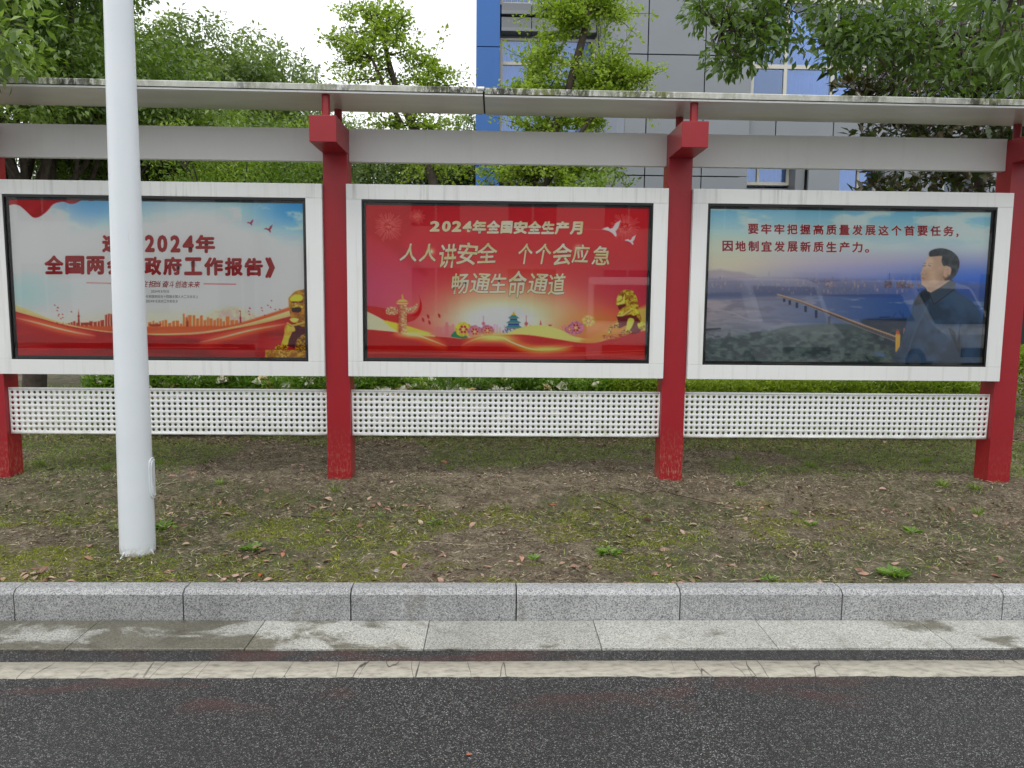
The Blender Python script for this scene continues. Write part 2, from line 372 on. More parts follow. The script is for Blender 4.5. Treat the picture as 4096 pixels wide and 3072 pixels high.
def tree(name, base, fork, c, r, nl, dens, per, L, mat, label, cat='tree', group=None, seed=1, wr=.45, trunk=.16, rad=.26, droop=.35, lr=.42, up=-.25):
    g = np.random.default_rng(seed); root = empty(name, base); tag(root, label, cat, group)
    b = np.array(base); Lc, Lr = lobes(np.array(c) - b, r, nl, g, lr, up)
    bm = bmesh.new(); f = Vector(fork) - Vector(base)
    limb(bm, (0, 0, -.2), f, trunk, trunk * .75, g, .03, 5, 10)
    for q in Lc[:min(len(Lc), 26)]:
        md = Vector(f).lerp(Vector(q), .5) + Vector(g.normal(size=3) * .2); md.z -= .1
        limb(bm, f, md, trunk * .42, trunk * .22, g); pts = limb(bm, md, q, trunk * .22, .012, g)
        for k_ in range(3):
            limb(bm, pts[2 + k_ % 3], Vector(q) + Vector(g.normal(size=3) * .2), .02, .006, g, .1, 4, 4)
    bm_obj('trunk', bm, mBark, root, smooth=True)
    C = lobe_clusters(Lc, Lr, dens, g)
    t0 = np.clip(fbm(C[:, 0] * 1.6, C[:, 1] * 1.6, C[:, 2] * 1.6, 3) * 2.2 - .55, 0, 1)
    o = leaves('crown', *sprays(C, per, rad, L, wr, g, droop, t0), mat, root, 'stuff'); return root, o
# ================================================================== GROUND
def gz(x, y):
    x = np.asarray(x, float); y = np.asarray(y, float)
    led = 5.62 + (fbm(x * .9, 3.3, 0, 3) - .5) * .45
    z = .164 + .135 * np.clip((y - 4.27) / 1.9, 0, 1) + .045 * sstep(led, led + .18, y) - .012 * sstep(led - .5, led - .05, y) * sstep(led + .1, led, y)
    z = z + (fbm(x * 1.1, y * 1.1, 0, 3) - .5) * .04 * sstep(4.25, 4.8, y) + (fbm(x * 9, y * 9, 0, 3) - .5) * .026 * sstep(4.25, 4.4, y)
    return z
def mossd(x, y):
    b = sstep(5.75, 5.0, y) * sstep(.50, .60, fbm(x * 1.0 + 9, y * 2.2, 0, 3) + np.clip((.2 - x) * .06, -.16, .12) + .05)
    b2 = sstep(5.9, 5.5, y) * sstep(.60, .66, fbm(x * 2.5 + 3, y * 3.5, 0, 3)); return np.clip(b + b2 * .8, 0, 1) * sstep(3.4, 1.8, x)
def greend(x, y):
    return sstep(.46, .6, fbm(x * .9 + 31, y * 1.1, 0, 3) + .12 * sstep(5.9, 6.8, y) + .05 * sstep(0, 3, x) * sstep(6, 7, y) - .03)
def grid(xs, ys, zf):
    X, Y = np.meshgrid(xs, ys); V = np.stack([X, Y, zf(X, Y)], -1).reshape(-1, 3); nx, ny = len(xs), len(ys)
    i = (np.arange(ny - 1)[:, None] * nx + np.arange(nx - 1)).ravel(); return V, np.stack([i, i + 1, i + nx + 1, i + nx], 1)
bm = bmesh.new(); vs = [bm.verts.new(p) for p in ((-300, -300, -.35), (300, -300, -.35), (300, 300, -.35), (-300, 300, -.35))]; bm.faces.new(vs)
tag(bm_obj('ground', bm, simple('far_ground', (.09, .09, .06), .95, .2, .5)), kind='structure')
bm = bmesh.new(); vs = [bm.verts.new(p) for p in ((-60, -4.0, -.012), (60, -4.0, -.012), (60, 3.80, -.012), (-60, 3.80, -.012))]; bm.faces.new(vs)
tag(bm_obj('road', bm, mAsph), kind='structure')
# white edge line with ragged borders
n = 700; xs = np.linspace(-9, 9, n); e1 = 3.66 + (fbm(xs * 9, 0, 0, 4) - .5) * .014 - .0006 * xs**2 * .3; e0 = 3.498 + (fbm(xs * 14, 7, 0, 4) - .5) * .022 - .0004 * xs**2
V = np.concatenate([np.stack([xs, e0, np.full(n, -.012)], 1), np.stack([xs, e0 + .002, np.full(n, -.008)], 1), np.stack([xs, e1 - .002, np.full(n, -.008)], 1), np.stack([xs, e1, np.full(n, -.012)], 1)])
i = np.arange(n - 1); F = np.concatenate([np.stack([k * n + i, k * n + i + 1, (k + 1) * n + i + 1, (k + 1) * n + i], 1) for k in range(3)])
tag(link('road_marking', np_mesh('road_marking', V, F), mLine), kind='structure')
xs = np.concatenate([np.linspace(-40, -9.2, 12), np.linspace(-9, 9, 520), np.linspace(9.2, 40, 12)]); ys = np.concatenate([np.linspace(4.262, 6.6, 100), np.linspace(6.63, 9.6, 60), np.linspace(9.8, 60, 24)])
V, F = grid(xs, ys, gz)
me = np_mesh('verge', V, F, {'moss': mossd(V[:, 0], V[:, 1]), 'green': greend(V[:, 0], V[:, 1])}); me.shade_smooth()
tag(link('verge', me, mSoil), kind='structure')
# kerb stones and gutter slabs, each a piece
kerb = tag(empty('kerb', (0, 4.14, 0)), kind='structure')
boxo('bedding', (-9, 9, .03, .11, -.1, .1), mDark, kerb)
kx0, ks = -2.706, .9487
prof = [(0, -.08), (0, .150), (.006, .157), (.026, .176), (.033, .178), (.118, .178), (.120, .170), (.120, -.08)]
for k in range(-5, 15):
    a = kx0 + (k - 1) * ks; bm = bmesh.new(); h = random.uniform(-.001, .001)
    prism(bm, [(p + random.uniform(-.0012, .0012), q + h) for p, q in prof], .0035, ks - .0035)
    o = bm_obj('kerb_stone', bm, mKerb, kerb, bevel=.0022); o.location = (a, random.uniform(-.002, .002), 0); o.rotation_euler.z = random.uniform(-.0015, .0015)
gut = tag(empty('gutter', (0, 3.78, 0)), kind='structure')
gx = [-6.93, -5.99, -5.05, -4.11, -3.17, -2.227, -1.295, -.358, .585, 1.530, 2.482, 3.42, 4.36, 5.3, 6.24, 7.2]
wetv = {-3.17: .68, -2.227: .80, -1.295: .70, -.358: .42, .585: .30, 1.53: .25, 2.482: .40}
for a, b in zip(gx, gx[1:]):
    bm = bmesh.new(); nx_ = 24; wv = wetv.get(a, .6); nxt = wetv.get(b, .5)
    box(bm, .002, b - a - .002, .002, .356, -.06, 0)
    bmesh.ops.bevel(bm, geom=bm.edges[:], offset=.0018, segments=1, affect='EDGES')
    o = bm_obj('gutter_slab', bm, mGut, gut); o.location = (a, 0, random.uniform(-.0012, .0012))
    at_ = o.data.attributes.new('wet', 'FLOAT', 'POINT'); at_.data.foreach_set('value', [wv + (nxt - wv) * min(max(v.co.x / .95, 0), 1) for v in o.data.vertices])
boxo('joint_filler', (-9, 9, .01, .35, -.055, -.012), mDark, gut)
# ------------------------------------------------------------------ verge cover
def scatter(n, x0, x1, y0, y1, dens, g=rng):
    x = g.uniform(x0, x1, n); y = g.uniform(y0, y1, n); k = g.random(n) < dens(x, y); return x[k], y[k]
def blades(name, x, y, L, W, up, tone, mat, g=rng, zoff=.002, **kk):
    n = len(x); P = np.stack([x, y, gz(x, y) + zoff], 1); a = g.uniform(0, 2 * np.pi, n)
    D = np.stack([np.cos(a), np.sin(a), up * (.5 + g.random(n))], 1); N = g.normal(size=(n, 3)) * .5 + [0, 0, .8]
    return leaves(name, P, D, N, L, W, tone, mat, None, 'stuff', **kk)
x, y = scatter(200000, -5.2, 5.6, 4.27, 8.3, lambda x, y: .45 + .5 * sstep(.4, .6, fbm(x * 3, y * 3, 0, 3)))
n = len(x); blades('dry_straw', x, y, .016 + .055 * rng.random(n) ** 2.2, .0028 + .0042 * rng.random(n) ** 2, .22, rng.random(n) ** 1.5, mStraw, zoff=.004)
x, y = scatter(120000, -5.4, 5.8, 4.27, 8.3, lambda x, y: greend(x, y) * (.16 + 1.0 * sstep(6.0, 6.7, y)) + .03)
n = len(x); blades('grass', x, y, .018 + .045 * rng.random(n) ** 1.5, .0024 + .0026 * rng.random(n), .9, np.clip(fbm(x * 4, y * 4) * .7 + rng.random(n) * .4, 0, 1), mGrass)
x, y = scatter(210000, -4.6, 4.2, 4.265, 5.95, lambda x, y: mossd(x, y) * sstep(.38, .58, fbm(x * 11, y * 11, 0, 3)))
n = len(x); blades('moss', x, y, .005 + .007 * rng.random(n), .004 + .004 * rng.random(n), 1.2, np.clip(fbm(x * 8, y * 8) * .8 + rng.random(n) * .3, 0, 1), mMoss)
x, y = scatter(40000, -6.5, 7.5, 4.27, 9.3, lambda x, y: .06 + .10 * sstep(.5, .62, fbm(x * 2 + 4, y * 2.4, 0, 3)) + .9 * sstep(7.4, 7.8, y) + .5 * sstep(.12, 0, np.abs(y - 5.62 - (fbm(x * .9, 3.3, 0, 3) - .5) * .45)))
n = len(x); blades('leaf_litter', x, y, .018 + .035 * rng.random(n), .010 + .012 * rng.random(n), .35, rng.random(n), mLit, zoff=.004)
x, y = scatter(18000, -8, 8, 8.3, 13, lambda x, y: .5 + 0 * x); n = len(x)
blades('grass', x, y, .05 + .06 * rng.random(n), .006 + .004 * rng.random(n), 1.2, rng.random(n), mGrass)
# single fallen leaves
def dead_leaf_mesh(seed):
    g = np.random.default_rng(seed); ts = [0, .18, .42, .68, .88, 1]; ws = [.02, .2, .27, .22, .11, .0]; V = []; F = []
    cu, cv = g.uniform(-.7, 1.2), g.uniform(-.1, .5)
    for t, w_ in zip(ts, ws):
        zc = .10 + cv * .3 * math.sin(math.pi * t) - .06 * t
        for s in (-1, 0, 1):
            V.append(((t - .5), s * w_ * (1 + g.uniform(-.1, .1)), zc + abs(s) * (cu * w_ * .55) + g.uniform(-.015, .015)))
    for i_ in range(5):
        for s in (0, 1): a = i_ * 3 + s; F.append((a, a + 3, a + 4, a + 1))
    V.append((-.72, .02, .12)); F.append((0, 1, len(V) - 1)); me = bpy.data.meshes.new('fallen_leaf'); me.from_pydata(V, [], F); me.materials.append(mDead); me.shade_smooth(); return me
DL = [dead_leaf_mesh(s) for s in range(7)]
zones = [('curled dead leaf in the drift behind the kerb', 'dead leaves behind the kerb', 70, lambda g: (g.uniform(-3.3, 3.4), 4.27 + abs(g.normal()) * .16)),
         ('curled dead leaf on the mossy verge', 'dead leaves on the mossy verge', 80, lambda g: (g.uniform(-3.6, 4.0), g.uniform(4.5, 5.5))),
         ('curled dead leaf caught along the low earth ledge', 'dead leaves along the earth ledge', 40, lambda g: (g.uniform(-3.2, 3.8), 5.60 + g.normal() * .06)),
         ('curled dead leaf on bare soil under the sheets', 'dead leaves around the posts', 55, lambda g: (g.uniform(-4.2, 4.8), g.uniform(5.8, 7.2))),
         ('curled dead leaf at the foot of the hedge', 'dead leaves at the hedge foot', 55, lambda g: (g.uniform(-4.6, 4.4), g.uniform(7.5, 8.15)))]
PLACES = ((-2.45, ', left of the lamp pole'), (-2.0, ', by the lamp pole'), (-1.3, ', right of the lamp pole'), (-.7, ', by the second post'), (.8, ', below the middle poster'), (1.5, ', by the third post'), (2.5, ', below the right poster'), (99, ', at the far right'))
g = np.random.default_rng(5)
clump = [(-1.55, 4.34), (-2.6, 4.33), (-1.6, 4.66), (1.2, 4.32), (-.9, 5.3)]
for lab, grp, cnt, pos in zones:
    lab0 = lab
    for q in range(cnt):
        x_, y_ = pos(g)
        if 'kerb' in grp and q < 34: c_ = clump[q % 4]; x_, y_ = c_[0] + g.normal() * .14, max(4.275, c_[1] + g.normal() * .04)
        o = link('fallen_leaf', DL[g.integers(7)]); s_ = g.uniform(.040, .078); o.scale = (s_, s_, s_ * g.uniform(.6, 1.2)); lab = lab0 + next(t for lim, t in PLACES if x_ * 4.7 / y_ < lim)
        o.location = (x_, y_, float(gz(x_, y_)) + .002); o.rotation_euler = (g.normal() * .25, g.normal() * .25, g.uniform(0, 6.28)); tag(o, lab, 'leaf', grp)
o = link('fallen_leaf', DL[2]); o.location = (-.089, 2.86, -.008); o.scale = (.03,) * 3; o.rotation_euler = (.1, .2, .9); tag(o, 'small orange leaf lying alone on the dark asphalt', 'leaf')
o = link('fallen_leaf', DL[0]); px_, py_ = .98 * 1, 5.33; o.location = (1.12, 5.30, float(gz(1.12, 5.3)) + .02); o.scale = (.085,) * 3; o.rotation_euler = (1.0, .3, 1.9); tag(o, 'large rust red curled leaf standing on the verge below the third post', 'leaf')
# weeds
def weed(x_, y_, s, n_, broad, label, group):
    s = s * .82
    g = np.random.default_rng(int(abs(x_ * 1000 + y_ * 77))); a = g.uniform(0, 6.28, n_); z_ = float(gz(x_, y_))
    r_ = g.random(n_) * s * (.25 if not broad else .5)
    P = np.stack([np.cos(a) * r_, np.sin(a) * r_, 0 * a], 1)
    D = np.stack([np.cos(a), np.sin(a), g.uniform(.4, 1.8, n_) if not broad else g.uniform(.1, .7, n_)], 1)
    L = s * g.uniform(.5, 1, n_); W = L * (.07 if not broad else .42)
    o = leaves('weed', P, D, g.normal(size=(n_, 3)) * .3 + [0, 0, 1], L, W, np.clip(.1 + g.random(n_) * .6, 0, 1), mGard if broad else mGrass); o.location = (x_, y_, z_); tag(o, label, 'weed', group)
def vpt(px, py):
    d = ray(px, py); z_ = .22
    for _ in range(5): t = (z_ - HZ) / d[2]; z_ = float(gz(d[0] * t, d[1] * t))
    return d[0] * t, d[1] * t
WEEDS = ((3570, 2300, .12, 46, 1, 'largest broad-leaved green weed, just behind the kerb at the right'), (2440, 2215, .10, 40, 1, 'broad-leaved green weed on the verge in front of the third post'), (3910, 2060, .11, 60, 0, 'bright green grass tuft in front of the rightmost post'), (3180, 2060, .08, 40, 0, 'small dark green tuft below the middle of the right perforated sheet'),
    (2030, 2040, .08, 44, 0, 'dark green grass tuft on bare soil at mid verge'), (1520, 2065, .07, 36, 0, 'tiny dark green tuft a little right of the second post'), (655, 2110, .11, 30, 1, 'broad-leaved green weed growing right beside the lamp pole'), (1010, 2195, .09, 34, 1, 'spreading green weed on the moss between lamp pole and second post'),
    (1740, 2095, .08, 24, 1, 'flat green weed lying on the moss below the middle poster'), (3240, 2100, .07, 30, 1, 'small green weed on bare soil below the right poster'), (3080, 2320, .06, 24, 1, 'tiny green weed touching the back of the kerb right of centre'), (3650, 2130, .09, 30, 1, 'dark broad-leaved weed between the big right weed and the posts'),
    (460, 2120, .09, 26, 0, 'short green tuft just left of the lamp pole'), (2140, 2235, .07, 24, 1, 'pale green weed near the kerb below the middle poster'), (1340, 2010, .15, 26, 0, 'tall bladed grass tuft in front of the second post'), (3770, 1950, .13, 70, 0, 'pale dry grass tuft left of the rightmost post'), (3900, 1960, .11, 60, 0, 'grass tuft at the left side of the rightmost post'),
    (2960, 1980, .11, 50, 0, 'grass tuft a step right of the third post'), (640, 1860, .10, 60, 0, 'grass tuft just right of the lamp pole under the left sheet'), (160, 1860, .10, 50, 0, 'grass tuft beside the leftmost post'), (420, 1880, .10, 60, 0, 'grass tuft just left of the lamp pole under the left sheet'), (880, 1940, .09, 60, 0, 'grass tuft on bare soil left of the second post'),
    (3240, 1870, .11, 90, 0, 'thick grass tuft under the middle of the right perforated sheet'), (3700, 1850, .11, 80, 0, 'thick grass tuft under the right end of the right perforated sheet'), (1800, 1880, .09, 50, 0, 'grass tuft under the middle perforated sheet'), (2950, 1840, .10, 60, 0, 'grass tuft under the left end of the right perforated sheet'))
for px, py, s, n_, b_, lb in WEEDS:
    X_, Y_ = vpt(px, py)
    weed(X_, Y_, s, n_, b_, lb, 'broad-leaved weeds on the verge' if b_ else 'grass tufts on the verge')
def twig(pts, r, label, mat=mBark):
    bm = bmesh.new(); P = []
    for px, py in pts: X_, Y_ = vpt(px, py); P.append((X_, Y_, float(gz(X_, Y_)) + r + .004))
    tube(bm, P, [r] * (len(P) - 1) + [r * .5], 5); tag(bm_obj('fallen_twig', bm, mat, smooth=True), label, 'twig')
mStr = simple('pale_stalk', (.42, .38, .24), .7)
twig([(2510, 2000), (2570, 1980), (2620, 1940), (2640, 1890)], .003, 'thin dark forked twig leaning by the third post foot')
twig([(2560, 1975), (2650, 2010), (2700, 2030), (3020, 2055)], .004, 'long dark twig lying flat right of the third post')
twig([(2340, 2015), (2450, 2040), (2540, 2075), (2620, 2090)], .0035, 'curved dark twig lying on mossy soil')
twig([(1165, 2068), (1240, 2074), (1310, 2078)], .005, 'short black twig on the ledge left of centre')
twig([(1540, 2045), (1620, 2062), (1680, 2082)], .0025, 'pale dry stalk lying right of the second post', mStr)
twig([(1560, 2163), (1700, 2170), (1880, 2185), (1960, 2180)], .0025, 'long pale straw stalk lying across the moss', mStr)
twig([(1990, 1915), (2000, 1945), (1992, 1975)], .0025, 'short curved pale stalk in the bare soil', mStr)
twig([(560, 2010), (650, 1980), (760, 1965)], .0025, 'pale straw stalk behind the lamp pole', mStr)
bm = bmesh.new(); bmesh.ops.create_icosphere(bm, subdivisions=2, radius=.02)
for v in bm.verts: v.co = v.co * (1 + random.uniform(-.18, .18)); v.co.z *= .6
o = bm_obj('pebble', bm, simple('grey_stone', (.24, .25, .26), .7)); X_, Y_ = vpt(1505, 2282); o.location = (X_, Y_, .175); tag(o, 'grey stone lying on the moss near the kerb', 'stone')
# ================================================================== LAMP POLE
PX, PY, PZ = -2.288, 4.74, float(gz(-2.3, 4.8)) - .03
pole = tag(empty('lamp_pole', (PX, PY, PZ)), 'tall white tapered lamp pole standing in front of the left poster', 'lamp pole'); pole.rotation_euler.y = .008
bm = bmesh.new(); ns = 40; H_ = 7.0; rr = lambda z: .107 - .0078 * z
tube(bm, [(0, 0, z) for z in (0, .01, .5, 1, 2, 3, 4, 5.5, H_)], [rr(z) for z in (0, .01, .5, 1, 2, 3, 4, 5.5, H_)], ns); bm_obj('shaft', bm, mPole, pole, smooth=True)
bm = bmesh.new()   # service door on the right flank
zc, hh = .50, .13
for s, (w_, h_, d_) in enumerate(((.052, hh, .012), (.042, hh - .014, .017))):
    pts = []
    for q in range(32):
        a = 2 * math.pi * q / 32; cx, sz = math.cos(a), math.sin(a); e = .45
        pts.append((math.copysign(abs(cx) ** e, cx) * w_, math.copysign(abs(sz) ** e, sz) * h_))
    A = []; B = []
    for u, v_ in pts:
        r0 = rr(zc + v_) - .004; A.append(bm.verts.new((math.sqrt(max(r0 * r0 - u * u, 0)), u, zc + v_))); B.append(bm.verts.new((math.sqrt(max(r0 * r0 - u * u, 0)) + d_, u, zc + v_)))
    for q in range(32): bm.faces.new((A[q], A[(q + 1) % 32], B[(q + 1) % 32], B[q]))
    bm.faces.new(B)
d_ = bm_obj('service_door', bm, mPole, pole); d_.rotation_euler.z = R(12)
for a in (-112, -20, 70, 160):
    bm = bmesh.new(); c_, s_ = math.cos(R(a)), math.sin(R(a)); r0 = .103
    vs = [(r0, -.004, -.02), (r0 + .06, -.004, -.02), (r0 - .002, -.004, .05), (r0, .004, -.02), (r0 + .06, .004, -.02), (r0 - .002, .004, .05)]
    vv = [bm.verts.new(p) for p in vs]
    for f in ((0, 1, 2), (3, 5, 4), (0, 3, 4, 1), (1, 4, 5, 2), (0, 2, 5, 3)): bm.faces.new([vv[i_] for i_ in f])
    o = bm_obj('gusset', bm, mPole, pole); o.rotation_euler.z = R(a)
# ================================================================== DISPLAY STAND
YP = 6.151; SW = .194; SD = .185
PXc = [-4.085, -1.279, 1.498, 4.311]
stand = tag(empty('notice_board_stand', (0, YP, .2)), 'long roofed stand of four red posts with white fascia boards and perforated sheets', 'display stand')
S0 = np.array([0, YP, .2])
def sbox(name, x0, x1, y0, y1, z0, z1, mat, parent=stand, bevel=.002, p0=S0):
    # mesh origin near its foot so that dirt in the material can start from the bottom
    o = boxo(name, (x0 - x0, x1 - x0, y0 - y0, y1 - y0, 0, z1 - z0), mat, parent, bevel); o.location = (x0 - p0[0], y0 - p0[1], z0 - p0[2]); return o
for pc in PXc:
    x0, x1 = pc - SW / 2, pc + SW / 2
    post = sbox('post', x0, x1, YP, YP + SD, .20, 3.0, mRed, bevel=.003); q0 = np.array([x0, YP, .20])
    sbox('bracket', x0 - .003, x1 + .003, YP - .42, YP + SD + .12, 2.996, 3.188, mRed2, post, .003, q0)
    cx = pc + .007
    for yy in (YP - .33, YP + .12):
        bm = bmesh.new(); tube(bm, [(0, 0, 0), (0, 0, .18)], .031, 16); o = bm_obj('strut', bm, mRed2, post, smooth=False); o.location = (cx - q0[0], yy - q0[1], 3.185 - q0[2])
# fascia boards
spans = list(zip(PXc, PXc[1:]))
for a, b in [(-6.891, PXc[0])] + spans + [(PXc[3], 7.117)]:
    sbox('fascia_board', a + SW / 2 + .001, b - SW / 2 - .001, YP + .075, YP + .135, 2.945, 3.204, mFas, bevel=.002)
# perforated sheets: eight rows of real holes
def perf(a, b, z0, z1):
    nxh = 57; nzh = 8; Wd, Hd = b - a, z1 - z0; bx, bz = .006, .018; px_, pz_ = (Wd - 2 * bx) / nxh, (Hd - 2 * bz) / nzh; r = .0119; T = .004
    V = []; F = []; K = 12
    ang = [2 * math.pi * (k + .5) / K for k in range(K)]
    def sq(t):
        c_, s_ = math.cos(t), math.sin(t); m_ = max(abs(c_), abs(s_)); return c_ / m_, s_ / m_
    cell = []
    for y_ in (0, T):
        cell += [(math.cos(t) * r, y_, math.sin(t) * r) for t in ang]
    outer = []
    sq_ = [sq(t) for t in ang]
    for y_ in (0, T): outer += [(u * px_ / 2, y_, v_ * pz_ / 2) for u, v_ in sq_]
    corners = []
    base = np.array(cell + outer); Fc = []
    for k in range(K):
        k2 = (k + 1) % K
        Fc.append((2 * K + k, 2 * K + k2, k2, k)); Fc.append((K + k, K + k2, 3 * K + k2, 3 * K + k)); Fc.append((k, k2, K + k2, K + k))
    # K=12 at 15 deg offsets: corners of the square lie at vertices 1,4,7,10
    Fc = np.array(Fc); cx = a + bx + px_ * (np.arange(nxh) + .5); cz = z0 + bz + pz_ * (np.arange(nzh) + .5)
    CX, CZ = np.meshgrid(cx, cz); C = np.stack([CX.ravel(), 0 * CX.ravel(), CZ.ravel()], 1)
    V = (C[:, None, :] + base[None]).reshape(-1, 3); F = (np.arange(len(C))[:, None, None] * len(base) + Fc[None]).reshape(-1, 4)
    V = list(map(tuple, V)); F = list(map(tuple, F))
    def bx_(x0, x1, za, zb, y0=0, y1=T):
        n0 = len(V)
        for X in (x0, x1):
            for Y_ in (y0, y1):
                for Z in (za, zb): V.append((X, Y_, Z))
        for f in ((0, 1, 3, 2), (4, 6, 7, 5), (0, 4, 5, 1), (2, 3, 7, 6), (0, 2, 6, 4), (1, 5, 7, 3)): F.append(tuple(n0 + i_ for i_ in f))
    bx_(a, a + bx, z0, z1); bx_(b - bx, b, z0, z1); bx_(a + bx, b - bx, z0, z0 + bz); bx_(a + bx, b - bx, z1 - bz, z1)
    bx_(a, b, z1 - .002, z1 + .0, T + .0001, .018); bx_(a, b, z0, z0 + .002, T + .0001, .018)
    Va = np.array(V) - [a, 0, z0]; me = np_mesh('perforated_sheet', Va, F); o = link('perforated_sheet', me, mPerf, stand); o.location = (a - S0[0], YP + .045 - S0[1], z0 - S0[2])
for a, b in spans: perf(a + SW / 2 + .002, b - SW / 2 - .002, .706, 1.092)
for a, b in [(-6.891, PXc[0])]: perf(a + SW / 2 + .002, b - SW / 2 - .002, .706, 1.092)
# canopy: two lengths meeting in a dark seam
tilt = lambda x: -.0045 * x
for x0, x1, dz in ((-9.5, -.096, .004), (-.082, 9.5, 0)):
    root = empty('canopy_sheet', (0, 0, 0)); root.parent = stand; root.location = (-S0[0], -S0[1], -S0[2]); 
    def seg(name, prof, mat, x0=x0, x1=x1, dz=dz):
        bm = bmesh.new(); prism(bm, prof, x0, x1, lambda a, b, t: (t, a, b + tilt(t) + dz)); return bm_obj(name, bm, mat, root)
    seg('underside', [(5.762, 3.349), (5.80, 3.346), (6.05, 3.352), (6.30, 3.350), (6.35, 3.356), (6.35, 3.36), (5.762, 3.36)], mRoof)
    seg('lip', [(5.742, 3.362), (5.752, 3.362), (5.752, 3.392), (6.36, 3.40), (6.36, 3.405), (5.745, 3.405), (5.740, 3.400)], mLip)
    seg('drip_strip', [(5.752, 3.344), (5.766, 3.344), (5.766, 3.357), (5.752, 3.357)], mW)
    bm = bmesh.new(); prism(bm, [(5.77, 3.3615), (6.34, 3.3615), (6.34, 3.3935), (5.77, 3.389)], x0 + .005, x1 - .005, lambda a, b, t: (t, a, b + tilt(t) + dz)); bm_obj('filler', bm, mDark, root)
bm = bmesh.new(); box(bm, -.11, -.07, 5.775, 6.335, 3.3645, 3.3875); bm_obj('seam_backing', bm, mDark, root)
bm = bmesh.new(); tube(bm, [(0, 0, 0), (.05, 0, 0)], .014, 14); o = bm_obj('end_curl', bm, mW, root); o.location = (-.135, 5.742, 3.398)
bm = bmesh.new(); tube(bm, [(0, 0, 0), (.053, 0, 0)], .008, 10); o = bm_obj('curl_core', bm, mBlack, root); o.location = (-.1355, 5.742, 3.398)
# ================================================================== POSTER PAINTING (colours at the vertices of a fine grid)
NW, NH = 440, 243
def lin(c): c = np.asarray(c, float); return np.where(c <= .04045, c / 12.92, ((c + .055) / 1.055) ** 2.4)
def hom(src, dst):
    A = []; b = []
    for (x, y), (u, v) in zip(src, dst):
        A.append([x, y, 1, 0, 0, 0, -u * x, -u * y]); b.append(u); A.append([0, 0, 0, x, y, 1, -v * x, -v * y]); b.append(v)
    return np.append(np.linalg.solve(np.array(A, float), np.array(b, float)), 1).reshape(3, 3)
def happ(H, p):
    p = np.asarray(p, float).reshape(-1, 2); q = np.c_[p, np.ones(len(p))] @ H.T; return q[:, :2] / q[:, 2:]
def smooth(pts, n=6, closed=False):
    p = np.asarray(pts, float); m_ = len(p); out = []
    for i in range(m_ if closed else m_ - 1):
        p0, p1, p2, p3 = [p[(i + k) % m_] if closed else p[min(max(i + k, 0), m_ - 1)] for k in (-1, 0, 1, 2)]
        for t in np.arange(n) / n: out.append(.5 * ((2 * p1) + (-p0 + p2) * t + (2 * p0 - 5 * p1 + 4 * p2 - p3) * t * t + (-p0 + 3 * p1 - 3 * p2 + p3) * t**3))
    if not closed: out.append(p[-1])
    return np.array(out)
